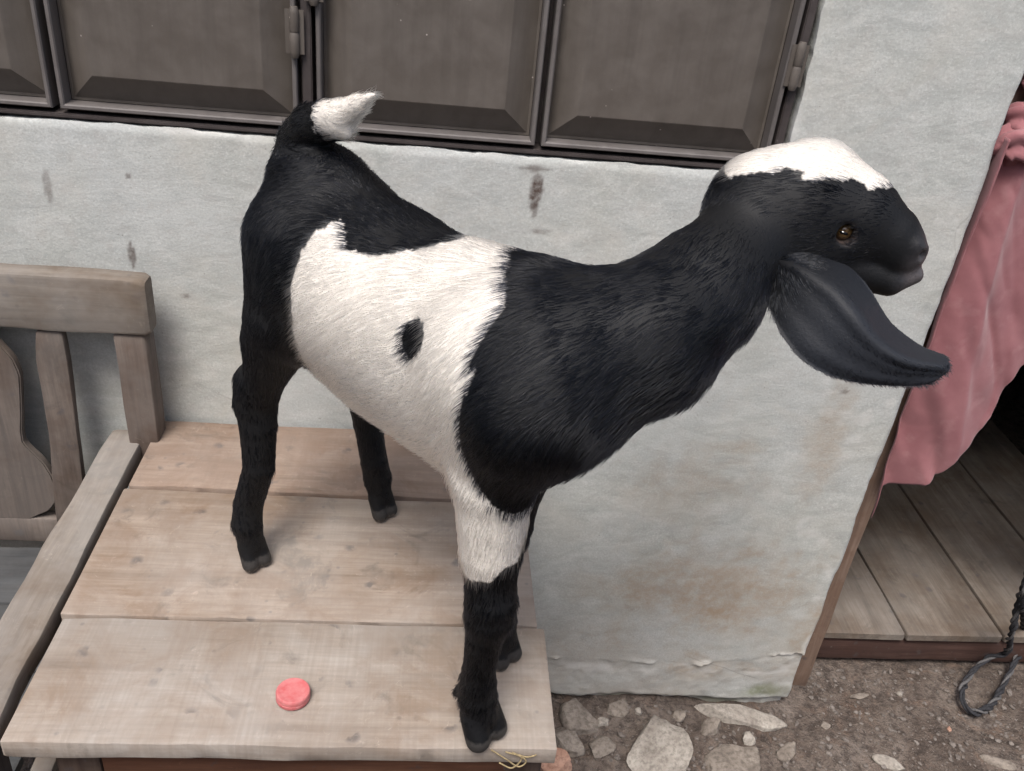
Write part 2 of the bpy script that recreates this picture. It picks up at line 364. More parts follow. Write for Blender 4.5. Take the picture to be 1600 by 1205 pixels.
# chipped arris under and beside the window
dw = np.where((x > WX0) & (x < WX1+.03), np.abs(z-WZ0), 9); dw2 = np.where(z > WZ0-.02, np.abs(x-WX1), 9)
dwin = np.minimum(np.where(z <= WZ0+.001, dw, 9), np.where(x >= WX1-.001, dw2, 9))
we = sstep(.012+.006*fbm(x*20, z*20, None, 61, 3), .0, dwin); Y += .0025*we
zz = z + np.where((np.abs(z-WZ0) < 1e-5) & (x < WX1), .0035*fbm(x*26, x*0, None, 63, 5)-.002, 0)
xx = xx + np.where((np.abs(x-WX1) < 1e-5) & (z > WZ0), .0035*fbm(z*26, z*0+3, None, 65, 5)+.001, 0)
Q = grid_faces(len(hx), len(hz)); ci, cj = np.divmod(np.arange(len(Q)), len(hz)-1)
hole = (ci >= kx0) & (ci < kx1) & (cj >= kz0) & (cj < kz1); Q = Q[~hole]
used = np.unique(Q); remap = -np.ones(len(x), int); remap[used] = np.arange(len(used))
wall = quadmesh('wall', np.c_[xx, Y, zz][used], remap[Q], M['plaster'], house)
x, z, dwin, edge = x[used], z[used], dwin[used], edge[used]
def blob(px, py, rx, rz, seed, hard=.35):
    c = onY(px, py); d = np.hypot((x-c[0])/rx, (z-c[2])/rz)+.45*fbm(x*40, z*40, None, seed, 3); return sstep(1., 1-hard, d)
A_drip = np.maximum.reduce([blob(838, 300, .011, .034, 71), .6*blob(836, 322, .006, .03, 72), .7*blob(845, 265, .03, .006, 78), .55*blob(75, 291, .006, .026, 73), .8*blob(207, 403, .005, .024, 74), .5*blob(846, 362, .016, .006, 75),
      .7*blob(200, 275, .005, .006, 76), .6*blob(290, 462, .007, .005, 77), .5*blob(1372, 282, .004, .004, 79), .5*blob(1320, 612, .012, .006, 80)])
A_brown = np.maximum.reduce([.9*blob(1110, 955, .10, .07, 81, 1.), .75*blob(1120, 925, .28, .17, 87, 1.), .5*blob(960, 1000, .05, .10, 82, 1.), .55*blob(1230, 930, .10, .07, 83, 1.), .35*blob(1080, 760, .16, .10, 88, 1.), .45*blob(1290, 690, .05, .2, 84, .9), .35*blob(1150, 700, .1, .02, 85, .8),
      .6*sstep(.012, .0, np.abs(x-(.36+.18*(z-.2))))*sstep(.06, .12, z)*sstep(.22, .16, z)*.6, .5*sstep(.35, .03, z)*sstep(-.3, .5, fbm(x*6, z*6, None, 86, 4))])
rg = sstep(.22, .42, x)*sstep(.05, .12, z)*sstep(.62, .28, z); A_brown = np.maximum(A_brown, rg*.75*sstep(.0, .5, fbm(x*7+z*3, z*9, None, 98, 5)))
A_pale = np.maximum.reduce([.8*sstep(.02, .004, np.abs(z-.115-.012*fbm(x*12, z*0, None, 99, 3)))*sstep(.05, .35, fbm(x*17, z*30, None, 100, 4)), .5*sstep(.35, .6, fbm(x*26, z*26, None, 102, 4))*sstep(.5, .79, x), .6*sstep(.010, .002, np.abs(z-edge+.002))*sstep(.0, .4, fbm(x*24, z*24, None, 91, 3)), .5*sstep(.012, .003, dwin)*sstep(.0, .45, fbm(x*15, z*15, None, 92, 3)),
      .4*sstep(.014, .0, XC-x)*sstep(.1, .45, fbm(x*30, z*16, None, 93, 3)), .6*blob(1268, 1005, .018, .03, 94)])
A_moss = .95*np.maximum(blob(1200, 1080, .08, .03, 95, .9), .8*sstep(.045, .01, z)*sstep(.0, .4, fbm(x*14, z*14, None, 96, 3)))
A_damp = np.maximum(.5*sstep(.26, .02, z)*sstep(-.3, .4, fbm(x*5, z*5, None, 97, 4)), .5*sstep(.05, .0, z))
for nme, arr in (('drip', A_drip), ('brown', A_brown), ('pale', A_pale), ('moss', A_moss), ('damp', A_damp)): vattr(wall.data, nme, arr)
bm = bmesh.new(); bm.from_mesh(wall.data)                           # give the sheet its thickness round every edge
be = [e for e in bm.edges if len(e.link_faces) == 1]
ex = bmesh.ops.extrude_edge_only(bm, edges=be)
for v in [q for q in ex['geom'] if isinstance(q, bmesh.types.BMVert)]: v.co.y = .125
bmesh.ops.recalc_face_normals(bm, faces=bm.faces)
c60 = math.cos(math.radians(48))
for e in bm.edges:
    lf = e.link_faces
    if len(lf) == 2 and lf[0].normal.dot(lf[1].normal) < c60: e.smooth = False
bm.to_mesh(wall.data); bm.free()
def slab(name, x0, x1, y0, y1, z0, z1, mat, parent, bev=.004):
    bm = bmesh.new(); bmesh.ops.create_cube(bm, size=1)
    for v in bm.verts: v.co = Vector(((x0+x1)/2+v.co.x*(x1-x0), (y0+y1)/2+v.co.y*(y1-y0), (z0+z1)/2+v.co.z*(z1-z0)))
    if bev: bmesh.ops.bevel(bm, geom=list(bm.edges), offset=bev, segments=2, affect='EDGES')
    me = bpy.data.meshes.new(name); bm.to_mesh(me); bm.free()
    return autosmooth(link(name, me, mat, parent))
DX1 = 1.78
slab('wall', DX1, 5, .0, .125, -.06, 3, M['plaster'], house)
slab('lintel_wall', XC+.002, DX1-.002, .004, .122, 2.06, 2.998, M['plaster'], house)
# the room behind: closed box, its darkness also painted into near-black walls
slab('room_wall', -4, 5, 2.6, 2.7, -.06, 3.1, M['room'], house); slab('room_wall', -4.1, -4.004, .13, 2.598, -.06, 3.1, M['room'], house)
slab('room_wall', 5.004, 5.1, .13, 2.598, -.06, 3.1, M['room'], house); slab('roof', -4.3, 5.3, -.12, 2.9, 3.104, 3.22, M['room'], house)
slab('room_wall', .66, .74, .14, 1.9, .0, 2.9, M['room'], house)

# added house block, unseen behind the viewer, put there to keep low sky light off
sky_blocker = empty('house', (0, -4.4, 0), 'added unseen plastered house block behind the viewer, screening off the low sky', 'house')
slab('wall', -6, 6, -4.5, -4.3, -.06, 2.9, M['plaster'], sky_blocker); slab('roof', -6.3, 6.3, -7, -4.0, 2.904, 3.0, M['room'], sky_blocker)

# window: steel frame, four shutter leaves with raised pressed panels
YF = .012
wf = slab('window_frame', WX0+.004, WX1-.004, YF+.03, YF+.05, WZ0+.002, WZ1-.004, M['frame_steel'], house, 0)
for (a, b, c_, d_) in ((WX0+.004, WX1-.006, WZ0+.001, WZ0+.007), (WX0+.004, WX1-.006, WZ1-.02, WZ1-.006)):
    slab('frame_bar', a, b, YF-.008, YF+.029, c_, d_, M['frame_steel'], wf, .0015)
for (a, b) in ((WX1-.018, WX1-.006), (-.184, -.171), (-.83, -.818), (WX0+.005, WX0+.016)):
    slab('frame_bar', a, b, YF-.004, YF+.029, WZ0+.0075, WZ1-.021, M['frame_steel'], wf, .0015)
def shutter(x0, x1, z0, z1, hinge):
    rw = .0065; bw = .038; ri = .022                          # rim, bevel width, rise of the raised field
    yb = YF+.018; yt = yb-ri
    # outer rim: an L-section loop standing proud
    V = []; loops = []
    prof = [(0, yb+.006), (0, YF-.006), (.0015, YF-.008), (rw-.0015, YF-.008), (rw, YF-.006), (rw, yb-.001)]
    for off, yy in prof:
        loops.append(len(V)); V += [(x0+off, yy, z0+off), (x1-off, yy, z0+off), (x1-off, yy, z1-off), (x0+off, yy, z1-off)]
    Fc = [(a+k, a+(k+1) % 4, b+(k+1) % 4, b+k) for a, b in zip(loops[:-1], loops[1:]) for k in range(4)]
    root = autosmooth(mesh('shutter', V, Fc, M['steel'], house), 30)
    V = []; loops = []
    for off, yy in [(rw+.0005, yb), (rw+.004, yb), (rw+.006, yb-.001), (rw+bw-.0015, yt+.0008), (rw+bw+.001, yt)]:
        loops.append(len(V)); V += [(x0+off, yy, z0+off), (x1-off, yy, z0+off), (x1-off, yy, z1-off), (x0+off, yy, z1-off)]
    Fc = [(a+k, a+(k+1) % 4, b+(k+1) % 4, b+k) for a, b in zip(loops[:-1], loops[1:]) for k in range(4)]
    # the field itself is a slightly oil-canned sheet
    n = 14; o0 = len(V); off = rw+bw+.001
    for i in range(n+1):
        for j in range(n+1):
            a, b = i/n, j/n; e = math.sin(math.pi*a)*math.sin(math.pi*b)
            V.append((x0+off+(x1-x0-2*off)*a, yt-.0025*e+.0012*e*float(vnoise(np.array([a*4+x0*9]), np.array([b*6]), None, 5)[0]), z0+off+(z1-z0-2*off)*b))
    Fc += [(o0+i*(n+1)+j, o0+(i+1)*(n+1)+j, o0+(i+1)*(n+1)+j+1, o0+i*(n+1)+j+1) for i in range(n) for j in range(n)]
    autosmooth(mesh('panel', V, Fc, M['shutter'], root), 22)
    for hxp, hz0 in hinge:
        P = [(hxp, YF-.012, hz0+t*.062) for t in (0, .06, .12, .45, .5, .55, .88, .94, 1)]
        v, f = tube(P, [.0045, .0058, .0064, .0064, .0052, .0064, .0064, .0058, .0045], 14)
        autosmooth(mesh('hinge', v, f, M['shutter'], root), 30)
        slab('hinge_leaf', hxp-.012, hxp+.012, YF-.0105, YF-.0085, hz0+.004, hz0+.058, M['shutter'], root, .0005)
    # weld beads along the rim
    return root
zb = WZ0+.013
shutter(-1.402, -.839, zb, WZ1-.026, []) if False else None
shutter(-.813, -.508, zb, WZ1-.026, [(-.815, 1.25)])
shutter(-.498, -.190, zb, WZ1-.026, [(-.191, 1.232), (-.191, 1.75)])
shutter(-.165, .131, zb, WZ1-.026, [(-.166, 1.297), (-.166, 1.80)])
shutter(.140, .463, zb, WZ1-.026, [(.470, 1.245), (.470, 1.78)])
shutter(-1.115, -.834, zb, WZ1-.026, []); shutter(-1.40, -1.122, zb, WZ1-.026, [])

# doorway: timber post, raised plank floor
beam('door_post', (XC+.030, .096, -.03), (XC+.030, .096, 2.05), (.032, 0, 0), (0, .028, 0), .004, M['jamb_wood'], house, 30, .002)
slab('light_block_panel', XC+.045, DX1-.01, .085, .105, 1.19, 2.055, M['riser_wood'], house)  # added board shutting the upper doorway so less light enters the room
fl = beam('floor', (XC+.05, .150, .045), (DX1, .150, .045), (0, 0, .034), (0, .02, 0), .004, M['riser_wood'], house, 12, .002)
xs = [.872, 1.076, 1.305, 1.545, 1.775]
for a, b in zip(xs[:-1], xs[1:]):
    beam('plank', ((a+b)/2, .122, .091), ((a+b)/2, 2.55, .091), ((b-a)/2-.003, 0, 0), (0, 0, .010), .003, M['floor_wood'], fl, 20, .0012, endcut=.003)

#@@OBJECTS
# ------------------------------------------------------------------ table
tb = empty('table', (-.13, -.3, 0), 'low table of three pale wide planks against the plastered wall', 'table')
TT = .012
for x0, x1, y0, y1, dz, tp, mt in ((-.416, .153, -.177, -.006, .0025, .966, 'table_back'), (-.420, .152, -.4215, -.182, 0, 1.012, 'table_mid'), (-.414, .161, -.600, -.4265, .0005, .985, 'table_front')):
    beam('plank', (x0, (y0+y1)/2, HT-TT+dz), (x1, (y0+y1)/2, HT-TT+dz), (0, (y1-y0)/2, 0), (0, 0, TT), .0013, M[mt], tb, 40, .0012, taper=[(0, tp), (.45, 1), (1, 1.004)], endcut=.002, chip=.0022)
beam('apron', (-.335, -.556, .590), (.120, -.556, .590), (0, 0, .044), (0, .011, 0), .003, M['apron_wood'], tb, 12, .002)
beam('apron', (-.335, -.05, .590), (.120, -.05, .590), (0, 0, .044), (0, .011, 0), .003, M['apron_wood'], tb, 12, .002)
for xx_ in (-.345, .115): beam('apron', (xx_, -.52, .592), (xx_, -.07, .592), (0, 0, .042), (.010, 0, 0), .003, M['leg_wood'], tb, 10, .002)
for lx in (-.360, .130):
    for ly in (-.545, -.06): beam('leg', (lx, ly, -.02), (lx, ly, .633), (.024, 0, 0), (0, .022, 0), .004, M['leg_wood'], tb, 8, .0015)

# ------------------------------------------------------------------ chair
ch = empty('armchair', (-.68, -.28, 0), 'worn grey wooden armchair with curved back splat beside the table', 'chair')
CX0, CX1 = -.963, -.400
beam('top_rail', (CX0, -.053, .891), (CX1+.006, -.053, .891), (0, 0, .043), (0, .019, 0), .006, M['chair_x'], ch, 16, .0025)
for xs_ in (CX0+.022, CX1-.026):
    beam('stile', (xs_, -.047, .0), (xs_, -.047, .847), (.022, 0, 0), (0, .021, 0), .004, M['chair_z'], ch, 14, .0022)
beam('lower_rail', (CX0+.05, -.052, .475), (CX1-.055, -.052, .475), (0, 0, .024), (0, .012, 0), .004, M['chair_z'], ch, 10, .002)
for sg in (-1, 1):
    xm = -.682
    beam('slat', (xm+sg*.146, -.058, .845), (xm+sg*.126, -.058, .490), (.0215, 0, 0), (0, .008, 0), .003, M['chair_z'], ch, 14, .002, taper=[(0, .85), (.12, 1.05), (.5, 1), (1, 1.15)])
# splat: a fretsawn board, outline from waist to bulb
hw = [(.848, .074), (.832, .083), (.815, .094), (.795, .106), (.77, .111), (.74, .107), (.70, .101), (.668, .095), (.648, .094), (.636, .100), (.628, .106), (.612, .117), (.585, .126), (.555, .128), (.53, .122), (.512, .106), (.503, .086), (.497, .078)]
zz_ = [a for a, _ in hw]; oz = np.linspace(.848, .497, 40); ow = np.interp(-oz, [-a for a in zz_], [b for _, b in hw]); xm = -.700
out = [(xm+w_, z_) for z_, w_ in zip(oz, ow)] + [(xm-w_, z_) for z_, w_ in zip(oz[::-1], ow[::-1])]
bm = bmesh.new(); fv = [bm.verts.new((a, -.064, b)) for a, b in out]; fc = bm.faces.new(fv)
r_ = bmesh.ops.extrude_face_region(bm, geom=[fc])
for v in [q for q in r_['geom'] if isinstance(q, bmesh.types.BMVert)]: v.co.y += .014
bmesh.ops.recalc_face_normals(bm, faces=bm.faces)
bmesh.ops.bevel(bm, geom=[e for e in bm.edges if e.calc_face_angle(0) > 1.2], offset=.002, segments=2, affect='EDGES')
me = bpy.data.meshes.new('splat'); bm.to_mesh(me); bm.free(); autosmooth(link('splat', me, M['chair_z'], ch))
for sg, xa in ((1, -.4585), (-1, -.905)):
    beam('arm', (xa, -.030, .644), (xa, -.640, .640), (.026, 0, 0), (0, 0, .016), .005, M['chair_y'], ch, 20, .003, taper=[(0, .92), (.3, 1), (.7, 1.12), (1, 1.1)])
    beam('front_leg', (xa-sg*.004, -.57, 0), (xa-sg*.004, -.57, .627), (.021, 0, 0), (0, .021, 0), .004, M['chair_z'], ch, 12, .002)
    beam('seat_rail', (xa-sg*.004, -.545, .405), (xa-sg*.004, -.072, .405), (0, 0, .026), (.013, 0, 0), .003, M['chair_y'], ch, 10, .002)
for k in range(4):
    y0 = -.075-.127*k
    beam('seat_board', (CX0+.086, y0-.0625, .441), (CX1-.086, y0-.0625, .441), (0, .0615, 0), (0, 0, .009), .003, M['seat_wood'], ch, 12, .0015)
beam('seat_rail', (CX0+.08, -.566, .405), (CX1-.08, -.566, .405), (0, 0, .026), (0, .012, 0), .003, M['chair_x'], ch, 10, .002)

# ------------------------------------------------------------------ bottle cap
cp = (onZ(431, 1092, HT)+onZ(485, 1092, HT))/2; R = .0185
prof = [(0, .0108), (.6, .0110), (.83, .0113), (.90, .0117), (.955, .0114), (.99, .0104), (1., .0092), (1., .0058), (.975, .0053), (.975, .0047), (1.0, .0042), (1.005, .0008), (.99, .0002)]
m = 72; V = []; Fc = []
for k, (r, h_) in enumerate(prof[1:]):
    for j in range(m):
        a = 2*math.pi*j/m; rr = r*R*(1+(.012 if (j % 2 and .0060 < h_ < .0100) else 0)); V.append((rr*math.cos(a), rr*math.sin(a), h_))
for k in range(len(prof)-2):
    for j in range(m): Fc.append((k*m+j, (k+1)*m+j, (k+1)*m+(j+1) % m, k*m+(j+1) % m))
V.append((0, 0, .0108)); Fc += [(len(V)-1, j, (j+1) % m) for j in range(m)]
cap = autosmooth(mesh('bottle_cap', V, Fc, M['red_plastic']), 40); cap.location = (cp[0], cp[1], HT+.0022); cap.rotation_euler = (math.radians(-1), math.radians(2), .4)
tag(cap, 'small red plastic bottle cap lying on the front plank', 'bottle cap')

#@@CURTAIN
# ------------------------------------------------------------------ curtain in the doorway
NU, NV = 150, 170; V = np.zeros((NU+1, NV+1, 3))
# lower hem, in place over the doorway plane (x, z)
hem = np.array([onY(px, py, .03)[[0, 2]] for px, py in ((1362, 812), (1368, 800), (1376, 780), (1384, 764), (1396, 760), (1415, 757), (1440, 750), (1462, 728), (1485, 698), (1515, 676), (1545, 650), (1575, 605), (1600, 572), (1640, 560), (1700, 640), (1770, 760), (1850, 790), (2000, 800))])
hem[:, 0] = np.maximum(hem[:, 0], XC+.002)
hs = np.r_[0, np.cumsum(np.hypot(*np.diff(hem, axis=0).T))]; hs /= hs[-1]
for i in range(NU+1):
    u_ = i/NU; hxv, hzv = np.interp(u_, hs, hem[:, 0]), np.interp(u_, hs, hem[:, 1])
    tx = XC+.003+.95*u_**1.6; tz = 1.205-.01*u_
    for j in range(NV+1):
        v_ = j/NV; ease = v_**1.25
        X_ = tx+(hxv-tx)*ease; Z_ = tz+(hzv-tz)*v_
        ph = u_*30+1.1*math.sin(v_*2.6+u_*5)+.8*v_
        k1 = 1-2*abs(math.sin(ph*.5+.3*math.sin(ph*.37)))**1.12
        Y_ = .018-(.026+.014*v_)*k1*(.55+.45*math.sin(u_*9+2))+.006*math.sin(u_*13-v_*3)+.012*u_
        V[i, j] = (X_+.006*math.cos(ph)*v_*min(1, u_*8), Y_, Z_)
P = V.reshape(-1, 3); vv_ = np.tile(np.linspace(0, 1, NV+1), NU+1); fo = .012*fbm(P[:, 0]*8+P[:, 2]*3.5, P[:, 2]*2.2, None, 111, 2)+(.004+.006*vv_)*(1-2*np.abs(fbm(P[:, 0]*24+P[:, 2]*11, P[:, 2]*3.5, None, 113, 2)))+.0016*fbm(P[:, 0]*60+P[:, 2]*30, P[:, 2]*25, None, 117, 2)-.003
P[:, 1] += fo
P[:, 1] = .022+.044*np.tanh((P[:, 1]-.022)/.044)
# the swept-up part pulls wrinkles towards the tie
cur = quadmesh('curtain', P, grid_faces(NU+1, NV+1), M['pink'])
cur.data.materials[0] = M['pink']
mo = cur.modifiers.new('thick', 'SOLIDIFY'); mo.thickness = .0012
tag(cur, 'faded pink cloth curtain hanging crumpled in the doorway', 'curtain')
def roll(name, path, rad, seed, parent):
    Pp = catmull(path, 14); n = len(Pp); t = np.linspace(0, 1, n); rr = np.interp(t, np.linspace(0, 1, len(rad)), rad)
    Vv, Ff = tube(Pp, rr, 40); Vv = np.array(Vv); c = np.repeat(Pp, 40, axis=0); a = np.tile(np.arange(40)*2*math.pi/40, n); tt = np.repeat(t, 40)
    k = 1+.22*np.sin(a*5+tt*7+seed)+.30*fbm(np.cos(a)*2.3+tt*5, np.sin(a)*2.3+tt*3, None, seed, 3)
    return mesh(name, c+(Vv-c)*k[:, None], Ff, M['pink'], parent)
q = lambda px, py, Y_: onY(px, py, Y_)
roll('gathered_band', [q(1548, 238, .035), q(1562, 226, .03), q(1585, 222, .025), q(1612, 238, .03), q(1660, 262, .05), q(1740, 280, .07)], [.010, .020, .026, .027, .024, .02], 3, cur)
roll('gathered_band', [q(1572, 190, .05), q(1590, 186, .04), q(1615, 200, .035), q(1650, 240, .05), q(1690, 275, .06)], [.012, .022, .028, .026, .02], 8, cur)
roll('gathered_band', [q(1606, 120, .05), q(1630, 150, .05), q(1655, 200, .05), q(1690, 262, .06)], [.010, .016, .02, .02], 12, cur)
roll('gathered_band', [q(1606, 120, .05)+[0, .01, 0], q(1640, -60, .05), q(1660, -260, .05), (1.05, .05, 2.03)], [.010, .012, .012, .012], 15, cur)

#@@GOAT
# ------------------------------------------------------------------ goat
# own frame: s forward along the body, l sideways (towards its right flank), z up from the table top
GA = np.array([-.141, -.2555, HT]); GD = np.array([.658, -.753, 0.]); GL = np.array([-.753, -.658, 0.])
GM = np.array([GD, GL, [0, 0, 1.]])                       # rows
def g_loc(p): return GM @ (np.array(p)-GA)
def g_px(px, py, D): return g_loc(atD(px, py, D))
def g_pl(px, py, l):                                      # point of a view ray on the sheet at sideways offset l
    d = ray(px, py); t = ((GA+GL*l-CAM)@GL)/(d@GL); return g_loc(CAM+d*t)
MMPX = lambda D, r: r*D/FPX
PR = []     # a, ra, b, rb, blend, sideways squash, flow, hair length
def cone(a, ra, b, rb, k=.02, sq=1., flow=None, hair=.012):
    a, b = np.array(a, float), np.array(b, float)
    f = (b-a if np.linalg.norm(b-a) > 1e-6 else np.array([0, 0, -1.])) if flow is None else np.array(flow, float)
    PR.append((a, ra, b, rb, k, sq, f/np.linalg.norm(f), hair))
def chain(pts, k=.015, hair=.010, flow=None, sq=1.):
    for i, ((a, ra), (b, rb)) in enumerate(zip(pts[:-1], pts[1:])): cone(a, ra, b, rb, k if i == 0 else .0025, sq, flow, hair)   # no swelling where segments meet
BK = (-.8, 0, -.6)
# trunk
cone((.095, 0, .398), .100, (.315, 0, .408), .108, .03, .90, (-.75, 0, -.5), .021)
cone((.028, 0, .462), .064, (.12, 0, .418), .088, .04, .95, (-.7, 0, -.5), .018)
cone((.03, 0, .503), .040, (-.006, 0, .512), .033, .04, 1., (-.6, 0, -.7), .015)   # croup
cone((.27, 0, .470), .040, (.345, 0, .480), .043, .03, 1., (-.9, 0, -.2), .022)    # withers
cone((.16, 0, .342), .060, (.30, 0, .360), .062, .04, .9, (-.8, 0, -.2), .021)     # belly
# hind legs
for sg, o in ((1, (.018, .0)), (-1, (.010, .0))):
    ds = o[0]
    cone((.036, sg*.042, .450), .050, (.046+ds*.3, sg*.058, .372), .041, .03, 1., (-.3, 0, -1), .015)
    cone((.022, sg*.038, .44), .038, (.006, sg*.056, .330), .0335, .03, 1., (-.2, 0, -1), .014)
    cone((.036+ds*.3, sg*.062, .352), .038, (-.016+ds, sg*.073, .262), .0235, .02, 1., (-.2, 0, -1), .013)
    l0 = .1 if sg > 0 else -.09; s0 = -.004 if sg > 0 else .017
    chain([((-.022+ds, sg*.074, .262), .0265), ((-.024+ds, sg*.076, .236), .0262), ((-.018+ds, sg*.078, .208), .0222), ((-.008+ds*.8, sg*.084, .150), .0188), ((s0-.002, l0*.95, .090), .0180), ((s0+.000, l0, .062), .0190), ((s0+.007, l0, .034), .0160)], .012, .0110, (0, 0, -1))
    for e in (-1, 1): cone((s0+.008, l0+e*.0075, .032), .0110, (s0+.019, l0+e*.0092, .0105), .0105, .004, 1., (0, 0, -1), .0)
    for e in (-1, 1): cone((s0-.011, l0+e*.007, .050), .0048, (s0-.014, l0+e*.008, .043), .0040, .004, 1., (0, 0, -1), .004)
# shoulders and fore legs: the right one a step ahead
cone((.345, .038, .445), .062, (.395, .048, .425), .054, .03, 1., (-.5, 0, -.8), .018)
cone((.396, .048, .42), .050, (.374, .053, .345), .036, .03, 1., (-.3, 0, -1), .016)
chain([((.374, .053, .335), .0365), ((.380, .054, .262), .0300), ((.385, .055, .225), .0245), ((.389, .056, .205), .0250), ((.3895, .0565, .185), .0245), ((.388, .058, .160), .0190), ((.384, .057, .110), .0160), ((.382, .055, .082), .0185), ((.382, .0535, .060), .0205), ((.388, .052, .036), .0190)], .012, .015, (-.15, 0, -1))
for e in (-1, 1): cone((.387, .0515+e*.0095, .036), .0145, (.400, .0515+e*.0125, .0135), .0135, .004, 1., (0, 0, -1), .0)
for e in (-1, 1): cone((.364, .052+e*.009, .058), .006, (.360, .052+e*.010, .049), .005, .004, 1., (0, 0, -1), .005)
cone((.340, -.040, .44), .062, (.358, -.046, .405), .052, .03, 1., (-.5, 0, -.8), .018)
chain([((0.3540, -0.0520, .395), .050), ((0.3260, -0.0510, .31), .032), ((0.3160, -0.0460, .235), .0245), ((0.3160, -0.0400, .205), .0255), ((0.3150, -0.0400, .185), .0245), ((0.3130, -0.0400, .160), .0190), ((0.3120, -0.0400, .105), .0178), ((0.3140, -0.0400, .078), .020), ((0.3160, -0.0400, .060), .021), ((0.3240, -0.0400, .034), .0185)], .014, .013, (-.1, 0, -1))
for e in (-1, 1): cone((.324, -.040+e*.0085, .032), .0125, (.336, -.040+e*.0105, .0105), .0115, .004, 1., (0, 0, -1), .0)
# breast and neck, bending to its left towards the head
cone((.362, 0, .428), .068, (.398, -.002, .424), .046, .04, 1., (-.3, 0, -1), .018)
N0, N1, N2, N3 = (.385, 0, .446), (.426, -.066, .473), (.434, -.125, .502), g_px(1168, 372, .830)
cone(N1, .063, N0, .083, .03, 1., None, .020); cone(N2, .053, N1, .063, .02, 1., None, .017); cone(N3, .045, N2, .053, .02, 1., None, .013)
# head
H = {}
def hp(nm, px, py, D, rpx): H[nm] = (g_px(px, py, D), MMPX(D, rpx))
hp('poll', 1192, 322, .836, 72); hp('fore', 1268, 314, .832, 84); hp('bridge', 1334, 342, .826, 67); hp('nose', 1384, 374, .824, 50); hp('muz', 1400, 391, .824, 44)
hp('jaw', 1270, 395, .834, 56); hp('chin', 1388, 437, .826, 25); hp('lip', 1426, 429, .824, 16)
HD = H['muz'][0]-H['poll'][0]; HD /= np.linalg.norm(HD); FB = -HD
def hc(a, b, k, hair): cone(H[a][0], H[a][1], H[b][0], H[b][1], k, 1., FB+np.array([0, 0, -.15]), hair)
hc('fore', 'poll', .02, .019); hc('bridge', 'fore', .02, .014); hc('nose', 'bridge', .015, .008); hc('muz', 'nose', .01, .002); hc('jaw', 'poll', .03, .012); hc('chin', 'jaw', .0025, .006); hc('lip', 'chin', .0025, .0012)
HU = np.array([0, 0, 1.])-HD*HD[2]; HU /= np.linalg.norm(HU); HS = np.cross(HU, HD)      # head up, head sideways
if HS[1] < 0: HS = -HS                                                                    # towards its right cheek
# brow over the eye and cheek
EYE = {}
for sg in (1, -1):
    e = H['bridge'][0]*.85+H['fore'][0]*.15+HS*sg*H['bridge'][1]*.90-HU*.004-HD*.004; EYE[sg] = e
    cone(e+HU*.014-HS*sg*.008-HD*.008, .0115, e+HU*.012-HS*sg*.009+HD*.010, .009, .010, 1., FB, .004); cone(e-HU*.015-HS*sg*.012-HD*.012, .013, e-HU*.020-HS*sg*.016+HD*.018, .010, .014, 1., FB, .004); cone(H['muz'][0]+HD*H['muz'][1]*.62+HS*sg*.012+HU*.008, .0085, H['muz'][0]+HD*H['muz'][1]*.35+HS*sg*.016+HU*.014, .008, .006, 1., FB, .0012)
# tail, cocked up and forward
TLs = [(g_pl(472, 222, .0), .026), (g_pl(486, 198, .004), .0225), (g_pl(508, 190, .004), .0205), (g_pl(530, 184, .003), .0180), (g_pl(557, 165, .0), .0105), (g_pl(586, 147, -.002), .0020)]
chain(TLs, .010, .016); cone(g_pl(526, 190, .004), .015, g_pl(541, 210, .004), .005, .008, 1., None, .017)
# ---- distance field on a grid, skinned by surface nets
hgr = .003; lo = np.array([-.16, -.40, -.012]); hi = np.array([.64, .185, .67]); nn = np.ceil((hi-lo)/hgr).astype(int)+1
ax = [lo[i]+hgr*np.arange(nn[i]) for i in range(3)]; PHI = np.full(nn, .06, np.float32)
def cone_d(P, pr):
    a, ra, b, rb, k, sq = pr[:6]
    S = np.array([1, 1/sq, 1.]) if sq != 1 else np.ones(3)
    p = (P-a)*S; ba = (b-a)*S; L2 = max(ba@ba, 1e-12); t = np.clip((p@ba)/L2, 0, 1)
    return np.linalg.norm(p-t[..., None]*ba, axis=-1)-(ra+(rb-ra)*t)
def box_of(pr, pad):
    a, ra, b, rb = pr[:4]; r = max(ra, rb)+pad
    l_ = np.minimum(a, b)-r; h_ = np.maximum(a, b)+r
    i0 = np.clip(np.floor((l_-lo)/hgr).astype(int), 0, nn); i1 = np.clip(np.ceil((h_-lo)/hgr).astype(int)+1, 0, nn)
    return tuple(slice(x_, y_) for x_, y_ in zip(i0, i1))
for pr in PR:
    sl = box_of(pr, .055); P = np.stack(np.meshgrid(*[ax[i][sl[i]] for i in range(3)], indexing='ij'), -1)
    d = cone_d(P, pr).astype(np.float32); k = pr[4]; c0 = PHI[sl]
    hmix = np.maximum(k-np.abs(c0-d), 0)/k; PHI[sl] = np.minimum(c0, d)-hmix*hmix*k*.25
def carve(c, r, k=.006):
    pr = (np.array(c), r, np.array(c), r, k, 1.); sl = box_of(pr, .03); P = np.stack(np.meshgrid(*[ax[i][sl[i]] for i in range(3)], indexing='ij'), -1)
    d = -cone_d(P, pr); c0 = PHI[sl]; hmix = np.maximum(k-np.abs(c0-d), 0)/k; PHI[sl] = np.maximum(c0, d)+hmix*hmix*k*.25
for sg in (1, -1):
    carve(EYE[sg]+HS*sg*.004, .0095)
    carve(H['muz'][0]+HD*H['muz'][1]*.74+HS*sg*.0185+HU*.009, .0048, .003)
    carve(H['muz'][0]+HD*H['muz'][1]*.80+HS*sg*.0140+HU*.007+HD*.005, .0048, .003)                     # nostril
